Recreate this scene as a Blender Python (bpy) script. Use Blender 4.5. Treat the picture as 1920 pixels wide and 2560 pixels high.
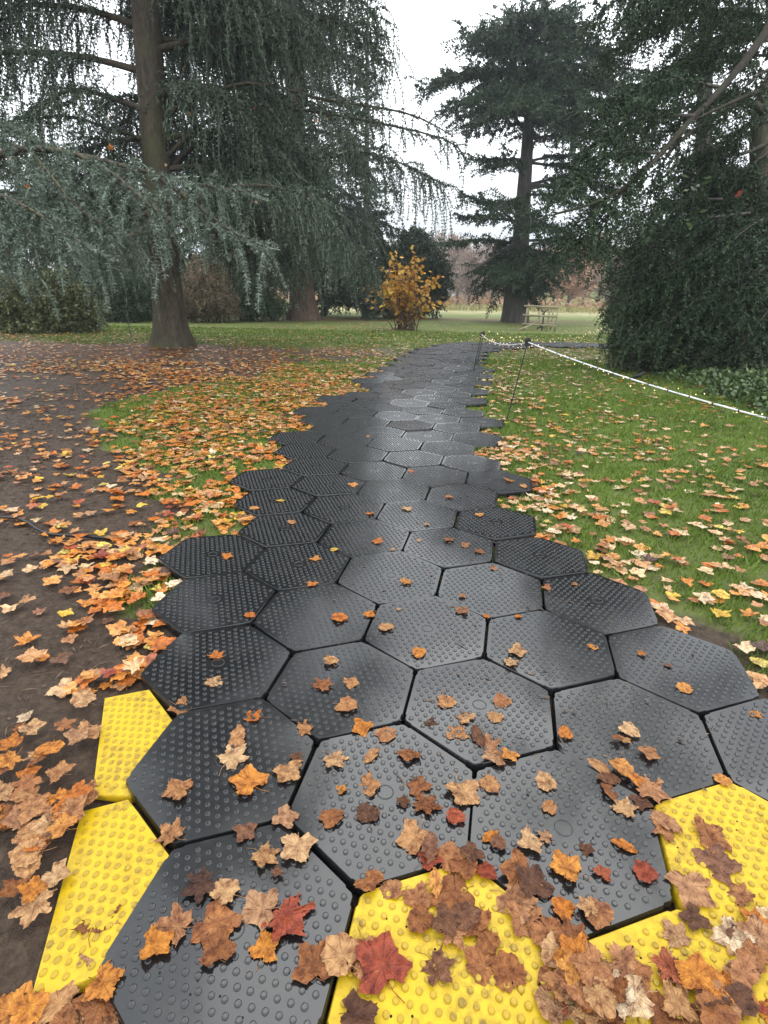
import bpy, math, random
import numpy as np
from mathutils import Matrix, Vector
for o in list(bpy.data.objects): bpy.data.objects.remove(o)
SC = bpy.context.scene
COL = SC.collection
R = math.radians
# ------------------------------------------------------------------ camera
F_PX, PITCH, ROLL, CAM_H = 1379.25, 0.377259, -0.0194956, 1.45
YAW, OX, OY = -0.210799, 0.681894*0.301977, 7.02768*0.301977   # lattice of the path mats
S = 0.301977                                                   # side of a mat
cd = bpy.data.cameras.new('camera'); cam = bpy.data.objects.new('camera', cd); COL.objects.link(cam)
cam.matrix_world = Matrix.Translation((0, 0, CAM_H)) @ Matrix.Rotation(math.pi/2-PITCH, 4, 'X') @ Matrix.Rotation(-ROLL, 4, 'Z')
cd.sensor_width = 36; cd.lens = F_PX/2560*36; cd.clip_start = 0.02; cd.clip_end = 3000
SC.camera = cam
SC.render.resolution_x = 768; SC.render.resolution_y = 1024
# ------------------------------------------------------------------ light: overcast autumn day
SUN_EL, SUN_AZ = R(58), R(20)
w = bpy.data.worlds.new('World'); SC.world = w; w.use_nodes = True
nt = w.node_tree; N = nt.nodes; L = nt.links
bg = N['Background']; out = N['World Output']
sky = N.new('ShaderNodeTexSky'); sky.sky_type = 'NISHITA'; sky.sun_disc = False
sky.sun_elevation = SUN_EL; sky.sun_rotation = SUN_AZ; sky.air_density = 1.0; sky.dust_density = 4.0
L.new(sky.outputs[0], bg.inputs[0]); bg.inputs[1].default_value = 0.05
# cloud layer: CIE overcast luminance, brighter towards the zenith
tc = N.new('ShaderNodeTexCoord'); sx = N.new('ShaderNodeSeparateXYZ'); L.new(tc.outputs['Generated'], sx.inputs[0])
rmp = N.new('ShaderNodeValToRGB'); L.new(sx.outputs[2], rmp.inputs[0])
e = rmp.color_ramp.elements
e[0].position = 0.0; e[0].color = (0.60, 0.66, 0.72, 1)
e[1].position = 1.0; e[1].color = (2.05, 2.15, 2.25, 1)
a = e.new(0.10); a.color = (0.82, 0.89, 0.95, 1)
a = e.new(0.20); a.color = (1.45, 1.52, 1.58, 1)
a = e.new(0.36); a.color = (2.0, 2.08, 2.15, 1)
nz = N.new('ShaderNodeTexNoise'); nz.inputs['Scale'].default_value = 3.0; nz.inputs['Detail'].default_value = 4
L.new(tc.outputs['Generated'], nz.inputs['Vector'])
mr = N.new('ShaderNodeMapRange'); mr.inputs[1].default_value = .3; mr.inputs[2].default_value = .7; mr.inputs[3].default_value = .93; mr.inputs[4].default_value = 1.06
L.new(nz.outputs[0], mr.inputs[0])
bg2 = N.new('ShaderNodeBackground'); L.new(rmp.outputs[0], bg2.inputs[0]); L.new(mr.outputs[0], bg2.inputs[1])
mx = N.new('ShaderNodeMixShader'); mx.inputs[0].default_value = 0.88
L.new(bg.outputs[0], mx.inputs[1]); L.new(bg2.outputs[0], mx.inputs[2]); L.new(mx.outputs[0], out.inputs[0])
sd = bpy.data.lights.new('sun', 'SUN'); sun = bpy.data.objects.new('sun', sd); COL.objects.link(sun)
sd.energy = 0.9; sd.angle = R(45); sd.color = (1.0, 0.97, 0.93)
sun.rotation_euler = (math.pi/2-SUN_EL, 0, math.pi-SUN_AZ)
SC.view_settings.view_transform = 'Standard'; SC.view_settings.look = 'None'
SC.view_settings.exposure = 0.45; SC.view_settings.gamma = 1.0
SC.cycles.max_bounces = 5; SC.cycles.diffuse_bounces = 3; SC.cycles.glossy_bounces = 2; SC.cycles.transparent_max_bounces = 4
SC.cycles.volume_bounces = 0
# ------------------------------------------------------------------ pixel -> world (pixels of a 1659 x 2212 view)
K = 1920/1659
def ray(x, y):
    xx = x*K-960.0; yy = 1280.0-y*K
    cr, sr = math.cos(ROLL), math.sin(ROLL)
    u = xx*cr+yy*sr; v = -xx*sr+yy*cr
    cp, sp = math.cos(PITCH), math.sin(PITCH)
    return np.array([u/F_PX, cp+v/F_PX*sp, -sp+v/F_PX*cp])
def P(x, y, Y):
    d = ray(x, y); t = Y/d[1]; return np.array([d[0]*t, Y, CAM_H+d[2]*t])
def G(x, y, z=0.0):
    d = ray(x, y); t = (z-CAM_H)/d[2]; return np.array([d[0]*t, d[1]*t, z])
def topix(X):
    X = np.atleast_2d(X); Z = X[:, 2]-CAM_H
    cp, sp = math.cos(PITCH), math.sin(PITCH)
    f = X[:, 1]*cp-Z*sp; up = X[:, 1]*sp+Z*cp
    f = np.where(f < .05, .05, f); x = F_PX*X[:, 0]/f; y = F_PX*up/f
    cr, sr = math.cos(ROLL), math.sin(ROLL)
    return np.stack([(960+x*cr-y*sr)/K, (1280-(x*sr+y*cr))/K], 1)
# ------------------------------------------------------------------ mesh buffer
class MB:
    def __init__(s): s.v = []; s.f = {}; s.n = 0; s.nf = 0
    def add(s, V, F, mi=0, col=None):
        V = np.asarray(V, float).reshape(-1, 3); F = np.asarray(F, int)
        if len(V) == 0 or len(F) == 0: return
        s.f.setdefault(F.shape[1], []).append((F+s.n, np.full(len(F), mi)))
        s.v.append(V); s.n += len(V)
        s.c = getattr(s, 'c', []); s.c.append(np.tile([1., 1, 1], (len(V), 1)) if col is None else np.asarray(col, float).reshape(-1, 3))
    def build(s, name, mats, parent=None, smooth=False, color=False):
        me = bpy.data.meshes.new(name)
        V = np.concatenate(s.v); me.vertices.add(len(V)); me.vertices.foreach_set('co', V.ravel().astype(np.float32))
        lv, ls, mi = [], [], []; off = 0
        for k, lst in s.f.items():
            for F, m in lst:
                lv.append(F.ravel()); ls.append(off+np.arange(len(F))*k); off += F.size; mi.append(m)
        lv = np.concatenate(lv); ls = np.concatenate(ls); mi = np.concatenate(mi)
        me.loops.add(len(lv)); me.loops.foreach_set('vertex_index', lv.astype(np.int32))
        me.polygons.add(len(ls)); me.polygons.foreach_set('loop_start', ls.astype(np.int32))
        me.polygons.foreach_set('material_index', mi.astype(np.int32))
        if smooth: me.polygons.foreach_set('use_smooth', np.ones(len(ls), bool))
        if color:
            at = me.color_attributes.new('tint', 'FLOAT_COLOR', 'POINT')
            c = np.concatenate(s.c); at.data.foreach_set('color', np.c_[c, np.ones(len(c))].ravel().astype(np.float32))
        for m in (mats if isinstance(mats, (list, tuple)) else [mats]): me.materials.append(m)
        me.update(calc_edges=True); me.validate()
        o = bpy.data.objects.new(name, me); COL.objects.link(o)
        if parent is not None: o.parent = parent
        return o
def tag(o, label=None, cat=None, group=None, kind=None):
    if label: o['label'] = label
    if cat: o['category'] = cat
    if group: o['group'] = group
    if kind: o['kind'] = kind
    return o
def empty(name, label, cat, loc=(0, 0, 0), rz=0, group=None):
    o = bpy.data.objects.new(name, None); COL.objects.link(o); o.location = loc; o.rotation_euler = (0, 0, rz)
    o.empty_display_size = .1
    return tag(o, label, cat, group)
def nrm(v): return v/np.maximum(np.linalg.norm(v, axis=-1, keepdims=True), 1e-9)
def tube(pts, rad, n=8, caps=True, jit=0, rng=None):
    pts = np.asarray(pts, float); m = len(pts); rad = np.broadcast_to(np.asarray(rad, float), (m,))
    T = nrm(np.gradient(pts, axis=0)); up = np.array([0, 0, 1.]) if abs(T[0][2]) < .9 else np.array([1., 0, 0])
    V = []; B = nrm(np.cross(T[0], up))
    for i in range(m):
        B = nrm(B-T[i]*np.dot(B, T[i])); C = np.cross(T[i], B); a = np.arange(n)/n*2*math.pi
        r = rad[i]*(1+(rng.normal(0, jit, n) if jit else 0))
        V.append(pts[i]+(np.cos(a)*r)[:, None]*B+(np.sin(a)*r)[:, None]*C)
    V = np.concatenate(V); i = np.arange(m-1)[:, None]*n; j = np.arange(n)[None]; j2 = (j+1) % n
    Q = np.stack([i+j, i+j2, i+n+j2, i+n+j], -1).reshape(-1, 4)
    return V, Q
def box(c, sx, sy, sz, rot=None):
    V = np.array([[x, y, z] for x in (-.5, .5) for y in (-.5, .5) for z in (-.5, .5)])*[sx, sy, sz]
    if rot is not None: V = V@np.asarray(rot).T
    Q = [[0, 1, 3, 2], [4, 6, 7, 5], [0, 4, 5, 1], [2, 3, 7, 6], [0, 2, 6, 4], [1, 5, 7, 3]]
    return V+np.asarray(c), Q
def beam(a, b, wid, thick, up=(0, 0, 1)):
    a = np.asarray(a, float); b = np.asarray(b, float); d = nrm(b-a); s_ = nrm(np.cross(d, up)); u = np.cross(s_, d)
    return box((a+b)/2, np.linalg.norm(b-a), thick, wid, np.stack([d, s_, u], 1))
# ------------------------------------------------------------------ materials
def newmat(name):
    m = bpy.data.materials.new(name); m.use_nodes = True; t = m.node_tree
    return m, t.nodes, t.links, t.nodes['Principled BSDF']
def ramp(N, stops):
    r = N.new('ShaderNodeValToRGB'); e = r.color_ramp.elements
    while len(e) < len(stops): e.new(.5)
    for el, (p, c) in zip(e, stops): el.position = p; el.color = (*c, 1)
    return r
def noise(N, L, scale, detail=4, vec=None, rough=.6):
    n = N.new('ShaderNodeTexNoise'); n.inputs['Scale'].default_value = scale; n.inputs['Detail'].default_value = detail
    n.inputs['Roughness'].default_value = rough
    if vec is not None: L.new(vec, n.inputs['Vector'])
    return n
def bump(N, L, h, strength, dist, bs):
    b = N.new('ShaderNodeBump'); b.inputs['Strength'].default_value = strength; b.inputs['Distance'].default_value = dist
    L.new(h, b.inputs['Height']); L.new(b.outputs[0], bs.inputs['Normal']); return b
def simple(name, col, rough=.6, var=.25, scale=12, bmp=0, spec=.5, coord='Object'):
    m, N, L, bs = newmat(name)
    tc = N.new('ShaderNodeTexCoord'); n = noise(N, L, scale, 5, tc.outputs[coord])
    r = ramp(N, [(.25, [c*(1-var) for c in col]), (.75, [c*(1+var) for c in col])]); L.new(n.outputs[0], r.inputs[0])
    L.new(r.outputs[0], bs.inputs['Base Color']); bs.inputs['Roughness'].default_value = rough
    bs.inputs['Specular IOR Level'].default_value = spec
    if bmp: bump(N, L, n.outputs[0], 1, bmp, bs)
    return m
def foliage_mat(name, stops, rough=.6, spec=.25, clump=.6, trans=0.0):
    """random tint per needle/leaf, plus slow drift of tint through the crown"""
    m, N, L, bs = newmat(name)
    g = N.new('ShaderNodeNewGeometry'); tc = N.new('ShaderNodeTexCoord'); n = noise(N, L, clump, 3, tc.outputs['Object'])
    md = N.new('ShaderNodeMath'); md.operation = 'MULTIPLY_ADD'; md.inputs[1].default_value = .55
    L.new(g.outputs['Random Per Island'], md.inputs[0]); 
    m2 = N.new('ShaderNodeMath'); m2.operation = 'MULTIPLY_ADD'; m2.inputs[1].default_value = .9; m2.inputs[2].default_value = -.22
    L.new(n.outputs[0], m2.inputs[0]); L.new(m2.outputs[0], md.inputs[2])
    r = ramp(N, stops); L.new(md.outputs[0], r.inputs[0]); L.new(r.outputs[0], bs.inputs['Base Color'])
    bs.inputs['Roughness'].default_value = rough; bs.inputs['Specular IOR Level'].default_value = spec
    if trans:
        tr = N.new('ShaderNodeBsdfTranslucent'); L.new(r.outputs[0], tr.inputs[0]); ms = N.new('ShaderNodeMixShader'); ms.inputs[0].default_value = trans
        L.new(bs.outputs[0], ms.inputs[1]); L.new(tr.outputs[0], ms.inputs[2]); L.new(ms.outputs[0], N['Material Output'].inputs[0])
    return m
def bark_mat(name, dark, light, moss=None, sc=6, bd=.04):
    m, N, L, bs = newmat(name)
    tc = N.new('ShaderNodeTexCoord'); mp = N.new('ShaderNodeMapping'); mp.inputs['Scale'].default_value = (1, 1, .22)
    L.new(tc.outputs['Object'], mp.inputs[0]); n = noise(N, L, sc, 8, mp.outputs[0], .7)
    r = ramp(N, [(.3, dark), (.7, light)]); L.new(n.outputs[0], r.inputs[0]); c = r.outputs[0]
    n9 = noise(N, L, sc*5, 6, mp.outputs[0], .8); r9 = ramp(N, [(.35, (.35, .35, .35)), (.6, (1.25, 1.25, 1.25))]); L.new(n9.outputs[0], r9.inputs[0]); m9 = N.new('ShaderNodeMix'); m9.data_type = 'RGBA'; m9.blend_type = 'MULTIPLY'; m9.inputs[0].default_value = .8; L.new(c, m9.inputs[6]); L.new(r9.outputs[0], m9.inputs[7]); c = m9.outputs[2]
    if moss:
        n2 = noise(N, L, .9, 3, tc.outputs['Object']); r2 = ramp(N, [(.5, (0, 0, 0)), (.68, (.7, .7, .7))]); L.new(n2.outputs[0], r2.inputs[0])
        mm = N.new('ShaderNodeMix'); mm.data_type = 'RGBA'; L.new(r2.outputs[0], mm.inputs[0]); L.new(c, mm.inputs[6]); mm.inputs[7].default_value = (*moss, 1); c = mm.outputs[2]
    L.new(c, bs.inputs['Base Color']); bs.inputs['Roughness'].default_value = .75; bs.inputs['Specular IOR Level'].default_value = .3
    bump(N, L, n.outputs[0], 1, bd, bs); return m
M = {}
M['bark_cedar'] = bark_mat('bark_cedar', (.040, .032, .022), (.125, .098, .068), (.085, .092, .036))
M['bark_red'] = bark_mat('bark_red', (.07, .045, .033), (.22, .14, .10), None, 8)
M['bark_grey'] = bark_mat('bark_grey', (.05, .043, .038), (.15, .13, .115), None, 7)
M['bark_pale'] = bark_mat('bark_pale', (.09, .075, .055), (.22, .19, .15), (.12, .13, .06), 9, .02)
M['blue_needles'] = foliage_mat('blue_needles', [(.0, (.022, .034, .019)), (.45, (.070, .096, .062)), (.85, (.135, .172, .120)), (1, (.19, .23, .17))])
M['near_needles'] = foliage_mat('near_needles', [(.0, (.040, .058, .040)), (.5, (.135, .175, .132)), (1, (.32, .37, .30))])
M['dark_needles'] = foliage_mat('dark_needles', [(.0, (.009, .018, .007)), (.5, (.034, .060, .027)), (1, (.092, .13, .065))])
M['yew_leaves'] = foliage_mat('yew_leaves', [(.0, (.013, .022, .009)), (.5, (.036, .056, .022)), (.85, (.075, .10, .038)), (1, (.13, .16, .07))], .45, .4)
M['shrub_leaves'] = foliage_mat('shrub_leaves', [(.0, (.045, .052, .020)), (.5, (.15, .165, .065)), (1, (.30, .31, .14))], .5, .35)
M['brown_fronds'] = foliage_mat('brown_fronds', [(.0, (.06, .045, .026)), (.5, (.17, .13, .08)), (1, (.30, .22, .14))])
M['green_fronds'] = foliage_mat('green_fronds', [(.0, (.03, .05, .024)), (.5, (.09, .135, .065)), (1, (.19, .25, .13))])
M['cover_leaves'] = foliage_mat('cover_leaves', [(.0, (.022, .040, .010)), (.5, (.058, .098, .026)), (1, (.13, .19, .06))], .4, .5, 1.2)
M['autumn_leaves'] = foliage_mat('autumn_leaves', [(.0, (.36, .14, .02)), (.35, (.58, .29, .04)), (.7, (.68, .43, .07)), (1, (.70, .52, .25))], .55, .3, .9, .3)
M['pink_twigs'] = foliage_mat('pink_twigs', [(.0, (.20, .16, .14)), (.5, (.34, .27, .235)), (1, (.48, .37, .31))], .8, .1, .1)
M['rust_leaves'] = foliage_mat('rust_leaves', [(.0, (.28, .16, .10)), (.5, (.46, .28, .18)), (1, (.58, .40, .26))], .8, .1, .2)
M['bark_limb'] = bark_mat('bark_limb', (.028, .024, .018), (.085, .07, .05), (.07, .075, .035), 9, .02)
M['wood'] = simple('weathered_wood', (.36, .31, .19), .7, .25, 9, .003)
M['black_metal'] = simple('black_metal', (.02, .021, .02), .5, .3, 20)
M['rope'] = simple('white_rope', (.78, .79, .80), .5, .06, 30, .001)
M['cable'] = simple('black_cable', (.012, .011, .011), .4, .2, 20)
M['bird'] = simple('black_feathers', (.006, .006, .007), .45, .3, 60)
M['beak'] = simple('orange_beak', (.5, .2, .02), .5)
def emit(name, col, st):
    m, N, L, bs = newmat(name); bs.inputs['Base Color'].default_value = (*col, 1); bs.inputs['Emission Color'].default_value = (*col, 1); bs.inputs['Emission Strength'].default_value = st; return m
M['bulb'] = emit('warm_bulb', (1, .78, .36), 1.3)
# --- black and yellow mats
def mat_plastic(name, base, rough, dirt, dirt_amt, rlo, rhi, coat=.2, lo=.46):
    m, N, L, bs = newmat(name)
    tc = N.new('ShaderNodeTexCoord'); oi = N.new('ShaderNodeObjectInfo')
    va = N.new('ShaderNodeVectorMath'); va.operation = 'MULTIPLY_ADD'; va.inputs[1].default_value = (1, 1, 1)
    L.new(tc.outputs['Object'], va.inputs[0])
    cb = N.new('ShaderNodeCombineXYZ'); 
    for i in range(3): L.new(oi.outputs['Random'], cb.inputs[i])
    sc = N.new('ShaderNodeVectorMath'); sc.operation = 'SCALE'; sc.inputs[3].default_value = 37.0; L.new(cb.outputs[0], sc.inputs[0]); L.new(sc.outputs[0], va.inputs[2])
    n1 = noise(N, L, 7, 7, va.outputs[0], .65); n2 = noise(N, L, 38, 5, va.outputs[0], .7); n3 = noise(N, L, 2.4, 3, va.outputs[0])
    r1 = ramp(N, [(lo, (0, 0, 0)), (lo+.26, (dirt_amt,)*3)]); L.new(n1.outputs[0], r1.inputs[0])
    r2 = ramp(N, [(.42, (0, 0, 0)), (.62, (1, 1, 1))]); L.new(n2.outputs[0], r2.inputs[0])
    mu = N.new('ShaderNodeMath'); mu.operation = 'MULTIPLY'; L.new(r1.outputs[0], mu.inputs[0]); L.new(r2.outputs[0], mu.inputs[1])
    mm = N.new('ShaderNodeMix'); mm.data_type = 'RGBA'; L.new(mu.outputs[0], mm.inputs[0]); mm.inputs[6].default_value = (*base, 1); mm.inputs[7].default_value = (*dirt, 1)
    L.new(mm.outputs[2], bs.inputs['Base Color'])
    rr = N.new('ShaderNodeMapRange'); rr.inputs[1].default_value = .35; rr.inputs[2].default_value = .65; rr.inputs[3].default_value = rlo; rr.inputs[4].default_value = rhi
    L.new(n3.outputs[0], rr.inputs[0]); ad = N.new('ShaderNodeMath'); ad.operation = 'MULTIPLY_ADD'; L.new(mu.outputs[0], ad.inputs[0]); ad.inputs[1].default_value = .25; L.new(rr.outputs[0], ad.inputs[2])
    L.new(ad.outputs[0], bs.inputs['Roughness'])
    bump(N, L, n2.outputs[0], .05, .001, bs)
    bs.inputs['Specular IOR Level'].default_value = .5 if base[0] < .1 else .4
    bs.inputs['Coat Weight'].default_value = coat; bs.inputs['Coat Roughness'].default_value = .05; bs.inputs['Coat IOR'].default_value = 1.45
    return m
M['mat_black'] = mat_plastic('black_plastic_mat', (.010, .0105, .0115), .3, (.048, .042, .035), .4, .10, .16, .15)
M['mat_yellow'] = mat_plastic('yellow_plastic_mat', (.52, .345, .004), .4, (.20, .125, .02), .8, .4, .6, .0, .38)
M['stud_yellow'] = mat_plastic('grimy_yellow_studs', (.38, .245, .006), .4, (.14, .09, .02), .9, .3, .5, .0, .38)
M['stud_black'] = mat_plastic('worn_black_studs', (.016, .0165, .018), .3, (.045, .042, .038), .4, .09, .17, .15)
M['hole'] = simple('drain_hole', (.002, .002, .002), .9)
# --- leaf materials
def leaf_mat(name, stops, vert=False):
    m, N, L, bs = newmat(name); tc = N.new('ShaderNodeTexCoord')
    if vert:
        at = N.new('ShaderNodeAttribute'); at.attribute_name = 'tint'; base = at.outputs['Color']
        n = noise(N, L, 45, 4, tc.outputs['Object'])
    else:
        oi = N.new('ShaderNodeObjectInfo'); r = ramp(N, stops); L.new(oi.outputs['Random'], r.inputs[0]); base = r.outputs[0]
        cb = N.new('ShaderNodeVectorMath'); cb.operation = 'ADD'; L.new(tc.outputs['Object'], cb.inputs[0])
        c3 = N.new('ShaderNodeCombineXYZ'); L.new(oi.outputs['Random'], c3.inputs[0]); s3 = N.new('ShaderNodeVectorMath'); s3.operation = 'SCALE'; s3.inputs[3].default_value = 53
        L.new(c3.outputs[0], s3.inputs[0]); L.new(s3.outputs[0], cb.inputs[1])
        n = noise(N, L, 5.5, 5, cb.outputs[0], .58)
    rr = ramp(N, [(.32, (.40, .30, .28)), (.44, (.78, .70, .68)), (.54, (1.0, 1.0, 1.0)), (.70, (1.38, 1.42, 1.42))]); L.new(n.outputs[0], rr.inputs[0])
    mm = N.new('ShaderNodeMix'); mm.data_type = 'RGBA'; mm.blend_type = 'MULTIPLY'; mm.inputs[0].default_value = 1
    L.new(base, mm.inputs[6]); L.new(rr.outputs[0], mm.inputs[7]); c = mm.outputs[2]
    if not vert:   # veins: fan of fine dark lines
        gr = N.new('ShaderNodeTexGradient'); gr.gradient_type = 'RADIAL'; L.new(tc.outputs['Object'], gr.inputs[0])
        mu = N.new('ShaderNodeMath'); mu.operation = 'MULTIPLY'; mu.inputs[1].default_value = 9; L.new(gr.outputs['Fac'], mu.inputs[0])
        fr = N.new('ShaderNodeMath'); fr.operation = 'PINGPONG'; fr.inputs[1].default_value = .5; L.new(mu.outputs[0], fr.inputs[0])
        vr = ramp(N, [(0, (.50, .42, .38)), (.09, (1, 1, 1))]); L.new(fr.outputs[0], vr.inputs[0])
        m2 = N.new('ShaderNodeMix'); m2.data_type = 'RGBA'; m2.blend_type = 'MULTIPLY'; m2.inputs[0].default_value = .85
        L.new(c, m2.inputs[6]); L.new(vr.outputs[0], m2.inputs[7]); c = m2.outputs[2]
        bump(N, L, n.outputs[0], .7, .05, bs)
    L.new(c, bs.inputs['Base Color']); bs.inputs['Roughness'].default_value = .34; bs.inputs['Specular IOR Level'].default_value = .4
    tr = N.new('ShaderNodeBsdfTranslucent'); L.new(c, tr.inputs[0]); ms = N.new('ShaderNodeMixShader'); ms.inputs[0].default_value = .15
    L.new(bs.outputs[0], ms.inputs[1]); L.new(tr.outputs[0], ms.inputs[2]); L.new(ms.outputs[0], N['Material Output'].inputs[0])
    return m
LEAFCOL = {
 'orange': [(0, (.52, .15, .018)), (.5, (.58, .22, .03)), (1, (.62, .28, .07))],
 'brown': [(0, (.22, .075, .022)), (.35, (.34, .13, .04)), (.7, (.40, .18, .075)), (1, (.44, .24, .12))],
 'tan': [(0, (.42, .19, .07)), (.5, (.48, .25, .10)), (1, (.58, .36, .18))],
 'red': [(0, (.28, .05, .022)), (.5, (.36, .075, .03)), (1, (.42, .13, .055))],
 'dark': [(0, (.075, .030, .016)), (.5, (.15, .062, .028)), (1, (.23, .10, .05))],
 'yellow': [(0, (.62, .36, .03)), (.5, (.66, .42, .05)), (1, (.60, .46, .10))],
 'pale': [(0, (.62, .42, .22)), (.5, (.66, .46, .27)), (1, (.70, .55, .36))]}
for c_, st in LEAFCOL.items(): M['leaf_'+c_] = leaf_mat(c_+'_leaf', st)
M['leaf_mix'] = leaf_mat('mixed_leaves', None, True)
# ------------------------------------------------------------------ the path: lattice of hexagonal mats
def cell(i, j):
    u = i*math.sqrt(3)+j*math.sqrt(3)/2; v = -1.5*j
    u *= S; v *= S; c, s_ = math.cos(YAW), math.sin(YAW)
    return np.array([u*c-v*s_+OX, u*s_+v*c+OY])
def inpoly(p, poly):
    x, y = p; r = False
    for (x1, y1), (x2, y2) in zip(poly, poly[1:]+poly[:1]):
        if (y1 > y) != (y2 > y) and x < (x2-x1)*(y-y1)/(y2-y1)+x1: r = not r
    return r
ROWS = {3: (-2, -2), 2: (-2, 0), 1: (-2, 2), 0: (-2, 2), -1: (-2, 2), -2: (-1, 2), -3: (-1, 2), -4: (-1, 2), -5: (0, 3), -6: (0, 3), -7: (0, 3), -8: (1, 4), -9: (1, 4), -10: (1, 5), -11: (2, 5), -12: (2, 5)}
cells = [(i, j) for j, (a, b) in ROWS.items() for i in range(a, b+1)]
FARPOLY = [(700, 878), (775, 846), (800, 808), (848, 790), (894, 762), (948, 747), (1000, 742.5), (1350, 743.5), (1350, 752.5), (1180, 752), (1070, 757), (1040, 766), (1043, 790), (1043, 830), (1040, 875)]
for j in range(-13, -40, -1):
    for i in range(-4, 34):
        c = cell(i, j); q = topix([[c[0], c[1], 0]])[0]
        if inpoly(q, FARPOLY): cells.append((i, j))
YELLOW = [(-1, 3), (0, 3), (1, 2)]
OCC = set(cells) | set(YELLOW)
TOP = .045
def hexout(rad, inset=0.0):
    """outline with the small step that each edge has near both of its corners"""
    pts = []
    for k in range(6):
        a0 = R(150-60*k); a1 = R(150-60*(k+1))
        A = np.array([math.cos(a0), math.sin(a0)])*rad; B = np.array([math.cos(a1), math.sin(a1)])*rad
        d = (B-A)/np.linalg.norm(B-A); n = np.array([-d[1], d[0]]); 
        if np.dot(n, A) < 0: n = -n
        Lh = np.linalg.norm(B-A)
        for t, off in ((.032*Lh, -.004), (.10*Lh, -.004), (.118*Lh, 0), (.882*Lh, 0), (.90*Lh, -.004), (.968*Lh, -.004)):
            pts.append(A+d*t+n*(off-inset))
    return np.array(pts)[::-1]
def mat_mesh(name, slope=None, half=None, seed=0):
    """slope(x,y)->top height.  half: keep only x>half (edge ramp)"""
    rng = np.random.default_rng(seed); mb = MB()
    o1 = hexout(S-.0038); o2 = hexout(S-.0038, .0035)
    if half is not None:
        def clip(o):
            o = o.copy(); k = o[:, 0] < half; o = np.concatenate([o[~k]]) if False else o
            res = []
            for a, b in zip(o, np.roll(o, -1, 0)):
                if a[0] >= half: res.append(a)
                if (a[0]-half)*(b[0]-half) < 0: t = (half-a[0])/(b[0]-a[0]); res.append(a+(b-a)*t)
            return np.array(res)
        o1, o2 = clip(o1), clip(o2)
        if len(o1) != len(o2): o2 = o1*.98+o1.mean(0)*.02
    h = (lambda p: np.full(len(p), TOP)) if slope is None else slope
    n = len(o1)
    rings = [np.c_[o1, np.zeros(n)], np.c_[o1, np.maximum(h(o1)-.005, .002)], np.c_[o2, h(o2)]]
    V = np.concatenate(rings); Q = []
    for r in range(2):
        for k in range(n): Q.append([r*n+k, r*n+(k+1) % n, (r+1)*n+(k+1) % n, (r+1)*n+k])
    mb.add(V, Q); c = o2.mean(0)
    # top as a fan of rings so that a slope or fold has vertices to follow
    ts = [1, .75, .5, .25]; TV = np.concatenate([np.c_[c+(o2-c)*t, h(c+(o2-c)*t)] for t in ts]+[np.c_[c[None], h(c[None])]])
    Q = [[r*n+k, r*n+(k+1) % n, (r+1)*n+(k+1) % n, (r+1)*n+k] for r in range(3) for k in range(n)]
    mb.add(TV, Q); TT = [[3*n+k, 3*n+(k+1) % n, 4*n] for k in range(n)]; mb.add(TV, TT)
    # studs
    a = .0308; m = 10; an = np.arange(m)/m*2*math.pi
    poly = [tuple(p) for p in hexout(S-.020)]
    for r in range(-12, 13):
        for q in range(-12, 13):
            x = (q+.5*(r % 2))*a; y = r*a*.866
            if not inpoly((x, y), poly) or (half is not None and x < half+.012): continue
            if math.hypot(x, y) < .034 and slope is None: continue
            rad = .0086*rng.uniform(.92, 1.06); 
            pz = h(np.array([[x, y]]))[0]
            Lr = np.stack([x+np.cos(an)*rad, y+np.sin(an)*rad], 1); Lt = np.stack([x+np.cos(an)*rad*.8, y+np.sin(an)*rad*.8], 1); Lb = np.stack([x+np.cos(an)*rad*.45, y+np.sin(an)*rad*.45], 1)
            VV = np.concatenate([np.c_[Lr, h(Lr)-.001], np.c_[Lt, h(Lt)+.0038], np.c_[Lb, h(Lb)+.0031]])
            QQ = [[t*m+k, t*m+(k+1) % m, (t+1)*m+(k+1) % m, (t+1)*m+k] for t in range(2) for k in range(m)]
            mb.add(VV, QQ, 2); mb.add(VV[2*m:], [list(range(m))], 2)
    # drain holes and moulded ring
    for k in range(14):
        x, y = rng.uniform(-.2, .2, 2)
        if half is not None and x < half+.02: continue
        if not inpoly((x, y), poly): continue
        D = np.stack([x+np.cos(an)*.0028, y+np.sin(an)*.0028], 1); mb.add(np.c_[D, h(D)+.0006], [list(range(m))], 1)
    if slope is None:
        mm = 28; an = np.arange(mm)/mm*2*math.pi; rr = [(.0265, -.0005), (.0255, .002), (.0235, .002), (.0225, -.0005)]
        VV = np.concatenate([np.c_[np.cos(an)*r_, np.sin(an)*r_, np.full(mm, TOP+z)] for r_, z in rr])
        mb.add(VV, [[t*mm+k, t*mm+(k+1) % mm, (t+1)*mm+(k+1) % mm, (t+1)*mm+k] for t in range(3) for k in range(mm)])
    return mb
ORD = ['', 'first', 'second', 'third', 'fourth', 'fifth', 'sixth', 'seventh', 'eighth', 'ninth', 'tenth', 'eleventh', 'twelfth', 'thirteenth', 'fourteenth', 'fifteenth', 'sixteenth', 'seventeenth', 'eighteenth', 'nineteenth', 'twentieth']
rng = np.random.default_rng(5)
proto = mat_mesh('path_mat', seed=1).build('path_mat', [M['mat_black'], M['hole'], M['stud_black']])
rowcells = {}
for (i, j) in cells: rowcells.setdefault(j, []).append(i)
first = True; MATLAB = {}
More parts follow.
